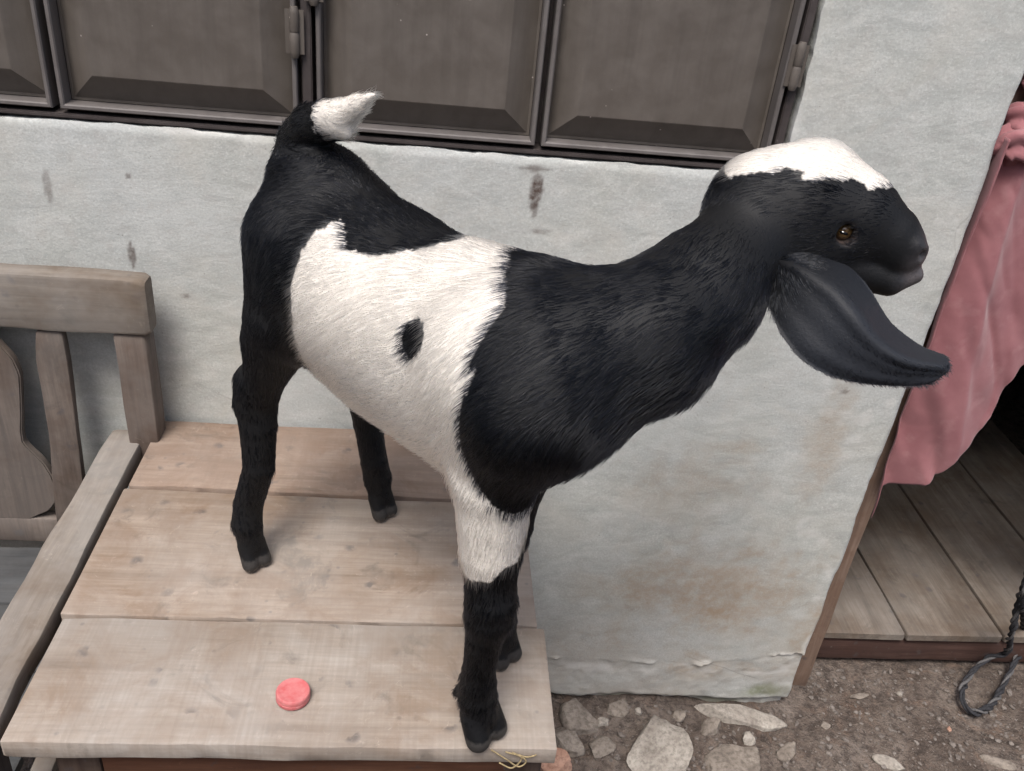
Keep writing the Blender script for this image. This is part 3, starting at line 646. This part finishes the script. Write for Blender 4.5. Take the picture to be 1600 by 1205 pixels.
def surface_nets(phi):
    sgn = phi < 0; n0, n1, n2 = phi.shape
    C = np.zeros((n0-1, n1-1, n2-1), np.int8)
    for a in (0, 1):
        for b in (0, 1):
            for c in (0, 1): C += sgn[a:n0-1+a, b:n1-1+b, c:n2-1+c]
    cells = np.argwhere((C > 0) & (C < 8)); acc = np.zeros((len(cells), 3)); cnt = np.zeros(len(cells))
    cor = [(a, b, c) for a in (0, 1) for b in (0, 1) for c in (0, 1)]
    val = {q: phi[cells[:, 0]+q[0], cells[:, 1]+q[1], cells[:, 2]+q[2]] for q in cor}
    for q in cor:
        for d in range(3):
            if q[d] == 0:
                q2 = list(q); q2[d] = 1; v0, v1 = val[q], val[tuple(q2)]; m_ = (v0 < 0) != (v1 < 0)
                t = np.where(m_, v0/np.where(m_, v0-v1, 1), 0); p = np.tile(np.array(q, float), (len(cells), 1)); p[:, d] += t
                acc[m_] += p[m_]; cnt[m_] += 1
    V = cells+acc/cnt[:, None]; idx = -np.ones(C.shape, np.int64); idx[tuple(cells.T)] = np.arange(len(cells)); Qs = []
    for d in range(3):
        e1, e2 = [(1, 2), (2, 0), (0, 1)][d]; s0 = [slice(None)]*3; s1 = [slice(None)]*3; s0[d] = slice(0, -1); s1[d] = slice(1, None)
        A_, B_ = sgn[tuple(s0)], sgn[tuple(s1)]; ed = np.argwhere(A_ != B_)
        ed = ed[(ed[:, e1] > 0) & (ed[:, e2] > 0) & (ed[:, e1] < phi.shape[e1]-1) & (ed[:, e2] < phi.shape[e2]-1)]
        o = [ed.copy() for _ in range(4)]; o[0][:, e1] -= 1; o[0][:, e2] -= 1; o[1][:, e2] -= 1; o[3][:, e1] -= 1
        q_ = np.stack([idx[tuple(t.T)] for t in o], 1); fl_ = ~A_[tuple(ed.T)]; q_[fl_] = q_[fl_][:, ::-1]; Qs.append(q_)
    return V, np.vstack(Qs)
GV, GQ = surface_nets(PHI); GV = lo+GV*hgr
def outward(V, Q):                                        # faces wound so that normals point out
    a, b, c = V[Q[:, 0]], V[Q[:, 1]], V[Q[:, 2]]; return Q if np.einsum('ij,ij->i', a-V.mean(0), np.cross(b-a, c-a)).sum() > 0 else Q[:, ::-1]
GQ = outward(GV, GQ)
def relax(V, Q, it, f=.5):
    e = np.vstack([Q[:, [0, 1]], Q[:, [1, 2]], Q[:, [2, 3]], Q[:, [3, 0]]]); n = len(V); deg = np.bincount(e.ravel(), minlength=n)[:, None]
    for k in range(it):
        for fac in (f, -f*1.04):
            s = np.zeros_like(V)
            for c in range(3): s[:, c] = np.bincount(e[:, 0], V[e[:, 1], c], n)+np.bincount(e[:, 1], V[e[:, 0], c], n)
            V = V+fac*(s/deg-V)
    return V
GV = relax(GV, GQ, 4)
# ---- ears: broad drooping leaves, each a rolled sheet with thickness, rooted inside the skull
def ear(up, mid, lowr, th=.0019, nu=44, nv=22):
    """three 3-D lines (upper rim, crest of the fold, lower rim) from root to tip"""
    up, mid, lowr = [catmull(np.array(t), 12) for t in (up, mid, lowr)]; L = len(up); S = np.zeros((nu+1, nv+1, 3))
    for i in range(nu+1):
        k = i/nu*(L-1); j = min(int(k), L-2); f = k-j
        a, b, c = [t[j]*(1-f)+t[j+1]*f for t in (up, mid, lowr)]
        for n_ in range(nv+1):
            v = n_/nv; vm = .36; m_ = sstep(0., 1., .5+(v-vm)/.30); S[i, n_] = (a+(b-a)*(v/vm))*(1-m_)+(b+(c-b)*((v-vm)/(1-vm)))*m_
    du = np.gradient(S, axis=0); dv = np.gradient(S, axis=1); nr = np.cross(du, dv); nr /= np.maximum(np.linalg.norm(nr, axis=2), 1e-9)[..., None]
    tt = np.ones((nu+1, nv+1)); vv = np.linspace(0, 1, nv+1); uu = np.linspace(0, 1, nu+1)
    tt *= np.sqrt(np.clip(np.minimum(vv, 1-vv)*7, .02, 1))[None, :]*np.sqrt(np.clip((1-uu)*9, .02, 1))[:, None]
    rip = .0009*fbm(np.linspace(0, 5, nu+1)[:, None]+0*vv[None, :], vv[None, :]*6+0*uu[:, None], None, 77, 3)+(.0004*np.cos(vv*22)*sstep(.3, .5, vv)*sstep(1., .8, vv))[None, :]*(sstep(0, .15, uu)*sstep(1, .6, uu))[:, None]
    T_ = S+nr*(th*tt+rip)[..., None]; B_ = S-nr*(th*tt-rip)[..., None]; m1 = (nu+1)*(nv+1); f = grid_faces(nu+1, nv+1)
    Fq = [f, f[:, ::-1]+m1]; rim = [(i*(nv+1), (i+1)*(nv+1)) for i in range(nu)]+[((i+1)*(nv+1)+nv, i*(nv+1)+nv) for i in range(nu)]+[((nu)*(nv+1)+j, nu*(nv+1)+j+1) for j in range(nv)]+[(j+1, j) for j in range(nv)]
    Fq.append(np.array([(a, a+m1, b+m1, b) for a, b in rim])[:, ::-1])
    return np.vstack([T_.reshape(-1, 3), B_.reshape(-1, 3)]), np.vstack(Fq)
E_ = lambda pts: [g_px(*p) for p in pts]
e1V, e1F = ear(E_([(1188, 382, .835), (1255, 384, .815), (1318, 406, .812), (1354, 446, .812), (1390, 502, .80), (1434, 538, .79), (1476, 555, .775), (1484, 572, .765)]),
               E_([(1180, 400, .820), (1240, 416, .776), (1298, 450, .757), (1336, 492, .748), (1372, 536, .748), (1418, 564, .750), (1464, 574, .756), (1483, 576, .764)]),
               E_([(1182, 432, .830), (1200, 474, .796), (1222, 524, .778), (1258, 566, .770), (1312, 592, .768), (1380, 602, .765), (1446, 601, .763), (1480, 583, .764)]))
def mir(p): r = p-H['fore'][0]; return p-2*HS*(r@HS)
e2V = np.array([mir(p) for p in e1V]); root2 = mir(g_px(1195, 392, .805))
rel = e2V-root2; x_, y_, z_ = rel@HD, rel@HS, rel@HU; ca, sa = math.cos(.9), math.sin(.9)
e2V = root2+np.outer(x_*.5-z_*0*sa, HD)+np.outer(y_*.7, HS)+np.outer(z_*1.05-abs(x_)*.35, HU); e2F = e1F[:, ::-1]
e1F, e2F = outward(e1V, e1F), outward(e2V, e2F); nb_ = len(GV); ALLV = np.vstack([GV, e1V, e2V]); ALLQ = np.vstack([GQ, e1F+nb_, e2F+nb_+len(e1V)])
isear = np.zeros(len(ALLV), bool); isear[nb_:] = True
# ---- per-vertex flow, hair length
def weights(V):
    fl_ = np.zeros_like(V); hl = np.zeros(len(V)); ws = np.full(len(V), 1e-9)
    for pr in PR:
        d = cone_d(V, pr); w_ = np.exp(-np.maximum(d, 0)/.006); fl_ += w_[:, None]*pr[6]; hl += w_*pr[7]; ws += w_
    return fl_/ws[:, None], hl/ws
FLOW, HAIR = weights(ALLV); eu = np.tile(np.repeat(np.linspace(0, 1, 45), 23), 4); HAIR[isear] = .0060+.012*sstep(.30, .0, eu); FLOW[isear] = HD-HU*.6
# ---- coat markings, as outlines on the body (s, z), the same on both flanks
def inpoly(pt, poly):
    x_, y_ = pt[:, 0], pt[:, 1]; r = np.zeros(len(pt), bool); n = len(poly)
    for i in range(n):
        (x1, y1), (x2, y2) = poly[i], poly[(i+1) % n]; c = ((y1 > y_) != (y2 > y_)); r ^= c & (x_ < (x2-x1)*(y_-y1)/(y2-y1+1e-12)+x1)
    return r
WHITE = [g_pl(*p)[[0, 2]] if p[2] < 9 else np.array([g_pl(p[0], p[1], 0. if p[2] == 99 else .05)[0], .75]) for p in ((447, 400, .095), (453, 372, .09), (470, 356, .088), (486, 366, .085), (508, 398, .085), (545, 410, .08), (600, 405, .072), (640, 394, .06), (668, 372, .03), (690, 356, .0), (690, 356, 99), (803, 420, 98), (803, 420, .05), (782, 470, .075),
   (764, 520, .085), (757, 570, .085), (748, 625, .085), (738, 680, .088), (746, 730, .088), (762, 785, .085), (782, 834, .082), (794, 842, .08), (806, 818, .072), (816, 832, .068), (796, 868, .08), (778, 905, .08), (750, 918, .085), (722, 905, .085), (702, 880, .085), (698, 850, .085), (692, 810, .085), (676, 760, .07), (600, 690, .02), (520, 640, .02), (500, 590, .06), (468, 545, .085), (455, 500, .098), (445, 440, .098))]
SPOT = [g_pl(640+20*math.cos(a)+7*math.sin(a), 532+29*math.sin(a), .093)[[0, 2]] for a in np.linspace(0, 6.28, 14)[:-1]]
def coat_of(V, hard=True):
    j = .0020*fbm(V[:, 0]*90, V[:, 1]*90, V[:, 2]*90, 201, 2); q_ = np.c_[V[:, 0]+j, V[:, 2]+.0025*fbm(V[:, 0]*120, V[:, 1]*120, V[:, 2]*120, 207, 2)]
    wh = inpoly(q_, WHITE) & ~inpoly(q_, SPOT)
    wh &= ~((V[:, 0]+j > .312+np.clip(V[:, 1], 0, .06)) & (V[:, 2] > .47))       # black saddle edge slants across the withers
    wh &= ~((V[:, 2] < .32) & (V[:, 0] > .33) & (V[:, 1] > .015) & (V[:, 2] < .206+np.maximum(0, V[:, 0]+j-.386)*2.6+np.maximum(0, .052-V[:, 1])*1.5+.012*fbm(V[:, 0]*60, V[:, 1]*60, None, 212, 2)))   # black runs up the front of the knee
    # tail tip
    b = TLs[2][0]; tv = TLs[-1][0]-b; tp = np.clip((V-b)@tv/(tv@tv), 0, 1); wh |= ((V-b)@tv/(tv@tv) > .06+.10*fbm(V[:, 0]*150, V[:, 1]*150, V[:, 2]*150, 203, 2)) & (np.linalg.norm(V-(b+tp[:, None]*tv), axis=1) < .046-.02*tp) & ((V[:, 2] > .545) | (np.linalg.norm(V-(b+tp[:, None]*tv), axis=1) < .030))
    # blaze over the forehead, narrowing down the nose
    r = V-H['fore'][0]; hx_, hu_, hs_ = r@HD, r@HU, np.abs(r@HS)
    bw_ = np.interp(hx_, [-.095, -.08, -.045, .0, .035, .052, .062], [0, .034, .043, .042, .034, .020, 0])
    wh |= (hu_ > .006) & (hs_+.010*fbm(V[:, 0]*38, V[:, 1]*38, V[:, 2]*38, 205, 3)+.004*fbm(V[:, 0]*120, V[:, 1]*120, V[:, 2]*120, 206, 2) < bw_) & (np.linalg.norm(r, axis=1) < .115)
    return wh
WH = coat_of(ALLV); WH[isear] = False
hoof = (ALLV[:, 2] < .021+.003*fbm(ALLV[:, 0]*80, ALLV[:, 1]*80, None, 209, 2)) & ~isear
muz = sstep(.0, .9, ((ALLV-H['muz'][0])@HD)/H['muz'][1])*sstep(.055, .035, np.linalg.norm(ALLV-H['muz'][0], axis=1))
BLACK, CREAM = np.array([.0028, .0030, .0038]), np.array([.78, .73, .66])
COLR = np.where(WH[:, None], CREAM*.85, BLACK)
COLR[isear] = BLACK+np.array([.0120, .0140, .0185])*sstep(.05, .5, eu)[:, None]; COLR[hoof] = (.036, .033, .031); COLR[hoof & (ALLV[:, 2] < .0075)] = (.12, .105, .09)  # ear blue-grey: light on its upper side painted into the coat colour
rE = np.minimum(np.linalg.norm(ALLV-EYE[1], axis=1), np.linalg.norm(ALLV-EYE[-1], axis=1)); lid = sstep(.0165, .0105, rE)*.7
rm = ALLV-H['muz'][0]; lip = np.maximum(sstep(.022, .012, np.linalg.norm(ALLV-H['lip'][0], axis=1)), .45*sstep(.014, .004, np.abs((ALLV-H['lip'][0])@HU-.012))*sstep(-.025, .0, (ALLV-H['lip'][0])@HD)*(np.linalg.norm(rm, axis=1) < .045))
COLR = COLR*(1-muz[:, None]*.85)+np.array([.050, .048, .052])*muz[:, None]*.85
COLR = COLR*(1-lip[:, None]*.8)+np.array([.085, .076, .078])*lip[:, None]*.8
COLR = COLR*(1-lid[:, None])+np.array([.085, .062, .054])*lid[:, None]
HAIR = HAIR*(1-.8*lip)*(1-.75*lid)*(1-.6*muz)
GW = GA+ALLV@GM; ALLQ = ALLQ[:, ::-1].copy()                 # the goat's frame is left-handed: turn the faces out
g = N('goat_coat'); st_ = g.noise(g.coord(), 320, 4, .7); c = g.mix(g.ramp(st_, [(.35, .25), (.6, 0.)]), g.attr('coat', 'Color'), (0, 0, 0), 'MULTIPLY')
M['coat'] = g.done(c, g.attr('gloss'), g.bump(st_, .35, .0015), .3)
goat = quadmesh('goat', GW, ALLQ, M['coat']); vattr(goat.data, 'coat', COLR); vattr(goat.data, 'gloss', np.where(isear, .60, .62)-.2*np.clip(muz+lip, 0, 1))
tag(goat, 'black and white young goat with drooping ears and cocked tail standing on the table', 'goat')
# ---- eyes
g = N('goat_eye'); M['eye'] = g.done(g.ramp(g.noise(g.coord(), 420, 2), [(.35, (.055, .03, .012)), (.65, (.16, .095, .035))]), .05, None, .6); M['pupil'] = N('goat_pupil').done((.004, .004, .005), .05, None, .6)
for sg in (1, -1):
    c = GA+(EYE[sg]-HS*sg*.0035)@GM; bm = bmesh.new(); bmesh.ops.create_uvsphere(bm, u_segments=20, v_segments=12, radius=.0088); bmesh.ops.translate(bm, verts=bm.verts, vec=Vector(c)); me = bpy.data.meshes.new('eye'); bm.to_mesh(me); bm.free()
    o = link('eye', me, M['eye'], goat); me.polygons.foreach_set('use_smooth', [True]*len(me.polygons))
    c2 = GA+(EYE[sg]+HS*sg*.0030)@GM; d0 = HD@GM; d1 = HU@GM; d2 = HS@GM*sg; bm = bmesh.new(); bmesh.ops.create_uvsphere(bm, u_segments=16, v_segments=8, radius=1)
    for v in bm.verts: v.co = Vector(c2+d0*v.co.x*.0046+d1*v.co.y*.0022+d2*v.co.z*.0028)
    me = bpy.data.meshes.new('pupil'); bm.to_mesh(me); bm.free(); link('pupil', me, M['pupil'], o)
# ---- fur: one strand per sample, rooted on the skin and combed along the flow
def grow(n, rs, lenf=1.):
    tri = np.vstack([ALLQ[:, [0, 1, 2]], ALLQ[:, [0, 2, 3]]]); a, b, c = GW[tri[:, 0]], GW[tri[:, 1]], GW[tri[:, 2]]
    cr_ = np.cross(b-a, c-a); ar = np.linalg.norm(cr_, axis=1); hl = HAIR[tri].mean(1); ear_t = isear[tri[:, 0]]
    wt = ar*np.where(hl < .001, 0, 1)*np.where(ear_t, 1.8, 1)*np.where(hl < .007, 1.3, 1); k = rs.choice(len(tri), n, p=wt/wt.sum())
    u_, v_ = rs.rand(n), rs.rand(n); f = u_+v_ > 1; u_[f], v_[f] = 1-u_[f], 1-v_[f]; w0 = 1-u_-v_; t3 = tri[k]
    W3 = lambda A_: A_[t3[:, 0]]*w0[:, None]+A_[t3[:, 1]]*u_[:, None]+A_[t3[:, 2]]*v_[:, None]
    nrm = cr_[k]/np.maximum(ar[k], 1e-12)[:, None]; root = W3(GW); loc = W3(ALLV); flow = W3(FLOW)@GM; hl = HAIR[t3].mean(1)
    # clumps lean together, each strand strays a little
    q_ = loc*70; jit = np.stack([fbm(q_[:, 0], q_[:, 1], q_[:, 2], 221+i, 2) for i in range(3)], 1); q_ = loc*24; jit2 = np.stack([fbm(q_[:, 0], q_[:, 1], q_[:, 2], 231+i, 2) for i in range(3)], 1)
    nk = np.clip(fbm(loc[:, 0]*9, loc[:, 1]*9, loc[:, 2]*9, 261, 2)*.5+.6, .2, 1.2)[:, None]*(1+.9*sstep(.30, .36, loc[:, 0])*sstep(.55, .50, loc[:, 0]))[:, None]; flow = flow+nk*(.22*jit+.34*jit2)+.09*rs.normal(size=(n, 3)); flow -= nrm*(flow*nrm).sum(1)[:, None]; flow /= np.maximum(np.linalg.norm(flow, axis=1), 1e-6)[:, None]
    L_ = hl*1.0*lenf*rs.uniform(.55, 1.2, n); clump = fbm(loc[:, 0]*60, loc[:, 1]*60, loc[:, 2]*60, 241, 2); lift = .27+.20*clump+.06*rs.normal(size=n); lift = np.where(hl < .0155, .24+.35*(lift-.27), lift); lift = np.clip(np.where(hl < .006, lift*.5, lift)+.18*np.clip(-nrm[:, 2], 0, 1)*(loc[:, 0] > .3), .08, .9)
    pts = []
    for t in (0, .33, .68, 1.):
        pts.append(root-nrm*.0008+(flow*(t*(1-.25*lift))[:, None]+nrm*(lift*(t-.55*t*t))[:, None]+np.array([0, 0, -.10])*t*t)*L_[:, None])
    P = np.stack(pts, 1); isw = coat_of(loc+.0*nrm) & ~isear[t3[:, 0]]
    col = np.where(isw[:, None], CREAM*np.clip(rs.normal(1, .10, (n, 1))+.14*clump[:, None], .5, 1.2), np.array([.9, 1., 1.25])*BLACK*rs.uniform(.5, 1.6, (n, 1)))
    col[isear[t3[:, 0]]] = np.array([.0095, .011, .0145])*rs.uniform(.5, 1.6, (int(isear[t3[:, 0]].sum()), 1))  # ear strands carry the same painted-in light tone
    return P, col, np.where(hl < .006, .00014, .00022)*rs.uniform(.8, 1.2, n)
NF = 170000; P, col, rad = grow(NF, np.random.RandomState(11))
hcv = bpy.data.hair_curves.new('fur'); hcv.add_curves([4]*NF)
hcv.attributes['position'].data.foreach_set('vector', P.astype(np.float32).ravel())
ra = hcv.attributes.get('radius') or hcv.attributes.new('radius', 'FLOAT', 'POINT')
ra.data.foreach_set('value', (rad[:, None]*np.array([1., .9, .6, .12])[None, :]).astype(np.float32).ravel())
ca_ = hcv.attributes.new('tint', 'FLOAT_COLOR', 'CURVE'); ca_.data.foreach_set('color', np.c_[col, np.ones(NF)].astype(np.float32).ravel())
g = N('fur_strand'); hb = g.n('ShaderNodeBsdfHairPrincipled'); hb.parametrization = 'COLOR' if hasattr(hb, 'parametrization') else hb.parametrization
g.set(hb.inputs['Color'], g.attr('tint', 'Color')); hb.inputs['Roughness'].default_value = .27; hb.inputs['Radial Roughness'].default_value = .38; hb.inputs['IOR'].default_value = 1.36
g.t.links.new(hb.outputs[0], g.out.inputs[0]); M['fur'] = g.m
fur = bpy.data.objects.new('fur', hcv); COL.objects.link(fur); hcv.materials.append(M['fur']); fur.parent = goat; fur['kind'] = 'stuff'


#@@SMALL
# ------------------------------------------------------------------ rope
def rope():
    pts = [(1640, 800, .02, None), (1612, 880, .03, None), (1592, 940, .04, None), (1580, 990, .05, None), (1572, 1018, None, .085), (1540, 1032, None, .05), (1513, 1058, None, .02), (1503, 1090, None, .014), (1520, 1113, None, .012), (1548, 1103, None, .014),
           (1570, 1066, None, .016), (1588, 1030, None, .03), (1600, 990, None, .06), (1598, 950, .03, None), (1606, 900, .02, None), (1640, 860, .0, None), (1700, 880, .0, None)]
    path = []
    for px, py, yy, zz in pts: path.append(onY(px, py, yy) if zz is None else onZ(px, py, zz))
    Pp = catmull(path, 26); n = len(Pp); s = np.r_[0, np.cumsum(np.linalg.norm(np.diff(Pp, axis=0), axis=1))]
    T = np.gradient(Pp, axis=0); T /= np.linalg.norm(T, axis=1)[:, None]
    u_ = np.cross(T, [0.2, .9, .3]); u_ /= np.linalg.norm(u_, axis=1)[:, None]; v_ = np.cross(T, u_)
    root = None
    for k, (mt, rs) in enumerate((('rope_dark', .0036), ('rope_pale', .0030), ('rope_dark', .0033))):
        a = s*85+k*2.094+1.5*vnoise(s*9, s*0, None, 137); R_ = .0038+.0026*vnoise(s*40, s*0+k, None, 131)
        C_ = Pp+u_*(R_*np.cos(a))[:, None]+v_*(R_*np.sin(a))[:, None]
        Vv, Ff = tube(C_, rs*(1+.18*vnoise(s*70, s*0+k*3, None, 133)), 8)
        if root is None:
            b = path[8]; root = empty('rope', (b[0], b[1], 0), 'dirty black and pale twisted rope looped on the earth by the doorway', 'rope')
        mesh('strand', Vv, Ff, M[mt], root)
rope()

# ------------------------------------------------------------------ rubble at the foot of the wall
def stone(px, py, rx, ry, rz, rot, mat, label, seed, zc=None, flat=.5, name='stone', poly=None):
    """an angular lump: an icosphere cut by random planes, then roughened"""
    bm = bmesh.new(); bmesh.ops.create_icosphere(bm, subdivisions=4, radius=1)
    rs = np.random.RandomState(seed); P = np.array([v.co[:] for v in bm.verts])
    for k in range(11):
        nrm = rs.normal(size=3); nrm /= np.linalg.norm(nrm); dd = rs.uniform(.55, .85)
        h_ = P@nrm-dd; P -= np.outer(np.maximum(0, h_), nrm)
    P[:, 2] = np.where(P[:, 2] > flat, flat+(P[:, 2]-flat)*.15, P[:, 2])
    P *= (1+.10*fbm(P[:, 0]*2.4, P[:, 1]*2.4, P[:, 2]*2.4+seed, seed, 4))[:, None]
    P += .02*fbm(P[:, 0]*9, P[:, 1]*9, P[:, 2]*9, seed+3, 3)[:, None]
    P *= np.array([rx, ry, rz])
    for v, p in zip(bm.verts, P): v.co = p
    me = bpy.data.meshes.new(name); bm.to_mesh(me); bm.free()
    o = autosmooth(link(name, me, M[mat]), 38)
    c = onZ(px, py, (rz*.4 if zc is None else zc)); gz = float(ground_z(np.array([c[0]]), np.array([c[1]]))[0])
    o.location = (c[0], c[1], gz+rz*.12 if zc is None else zc); o.rotation_euler = rot
    return tag(o, label, 'stone' if name == 'stone' else name, 'rubble along the foot of the wall')
R_ = math.radians
stone(1030, 1168, .082, .066, .040, (R_(8), R_(-10), .5), 'stone_pale', 'large flat pale cement lump lying in front of the wall', 1, flat=.3)
stone(1158, 1117, .100, .030, .030, (R_(10), R_(6), -.22), 'stone_pale', 'long pale slab lying against the mossy foot of the wall', 2, flat=.35)
stone(1108, 1140, .036, .020, .018, (0, R_(-8), .5), 'stone', 'wedge shaped grey stone between the long slab and the large flat lump', 3)
stone(1171, 1152, .017, .014, .019, (0, .1, .3), 'stone_pale', 'small upright pale pebble in front of the long slab', 4)
stone(905, 1128, .040, .050, .030, (R_(6), R_(14), .3), 'stone', 'brown grey rubble lump beside the table end', 5, flat=.4)
stone(965, 1112, .034, .022, .016, (0, 0, .1), 'stone', 'low crumbly rubble lump tight under the wall foot', 6)
stone(995, 1121, .010, .008, .010, (0, 0, .1), 'stone_pale', 'tiny pale pebble behind the large flat lump', 7)
stone(1150, 1190, .070, .045, .020, (0, 0, .2), 'stone', 'half buried earth coloured stone in front of the pebble', 8, flat=.35)
stone(1392, 1187, .034, .014, .012, (0, R_(6), -.35), 'stone_pale', 'jagged whitish chip lying alone on the open earth', 9)
stone(1566, 1188, .040, .014, .012, (0, 0, -.35), 'stone', 'thin grey splinter of stone below the rope loop', 10)
stone(1345, 1083, .030, .008, .006, (0, 0, .1), 'stone', 'thin dark grey sliver in front of the doorway step', 11)
stone(1408, 1082, .0085, .0075, .007, (0, 0, .4), 'stone_pale', 'round pale pebble in front of the doorway step', 12)
stone(1484, 1136, .009, .006, .006, (0, 0, .8), 'brick', 'tiny red brick crumb on the earth near the rope', 13)
b_ = stone(866, 1192, .045, .035, .030, (0, 0, .3), 'brick', 'broken salmon brick on the ground under the table corner', 14, name='brick')
stone(886, 1160, .030, .040, .024, (R_(10), 0, .9), 'stone', 'dull upright rubble piece by the salmon brick', 21)
stone(938, 1172, .034, .026, .018, (0, R_(8), .2), 'stone', 'rough brown rubble piece left of the large flat lump, near the brick', 22)
stone(1232, 1170, .030, .022, .012, (0, 0, .6), 'stone', 'low earth stained stone off the end of the long slab', 23)
stone(1060, 1120, .020, .014, .012, (0, 0, .9), 'stone', 'small grey rubble bit tucked between wall foot and large flat lump', 24)
stone(940, 1135, .014, .011, .010, (0, 0, .2), 'stone_pale', 'small pale rubble bit in front of the low crumbly lump', 25)
stone(1290, 1130, .012, .010, .008, (0, 0, .2), 'stone', 'small dull pebble on bare earth off the door post foot', 26)
# loose grit: too many and too small to count
rs = np.random.RandomState(5); V = []; Fc = []
bmi = bmesh.new(); bmesh.ops.create_icosphere(bmi, subdivisions=1, radius=1); IV = np.array([v.co[:] for v in bmi.verts]); IF = [[v.index for v in f.verts] for f in bmi.faces]; bmi.free()
gxy = np.c_[rs.uniform(.15, 1.55, 3600), rs.uniform(-.42, .12, 3600)]; gxy = gxy[~((gxy[:, 1] > -.01) & (gxy[:, 0] < XC+.06))]; gzz = ground_z(gxy[:, 0], gxy[:, 1])
for (x_, y_), zc in zip(gxy, gzz):
    r = .0012+.0052*rs.rand()**4; P = IV*(r*np.array([rs.uniform(.7, 1.5), rs.uniform(.7, 1.3), rs.uniform(.5, .9)]))*(1+.3*rs.uniform(-1, 1, (len(IV), 1)))
    a = rs.rand()*6.28; P = P@np.array([[math.cos(a), -math.sin(a), 0], [math.sin(a), math.cos(a), 0], [0, 0, 1]])
    o0 = len(V); V += list(P+[x_, y_, zc+r*.25]); Fc += [[o0+i for i in f] for f in IF]
tag(mesh('grit', V, Fc, M['grit'], None, False), 'fine loose grit scattered over the earth', 'gravel', kind='stuff')
# wisp of straw caught under the plank edge
wr = empty('straw_wisp', tuple(onY(800, 1180, -.603)), 'thin straw wisp caught under the front plank edge below the goat hoof', 'straw')
for pl in ([(768, 1172), (790, 1186), (810, 1198), (822, 1190), (812, 1180)], [(790, 1175), (815, 1184), (800, 1200), (780, 1192)], [(800, 1176), (822, 1183), (838, 1180)]):
    v, f = tube(catmull([onY(a, b, -.604) for a, b in pl], 8), .0009, 5); mesh('stalk', v, f, M['straw'], wr)
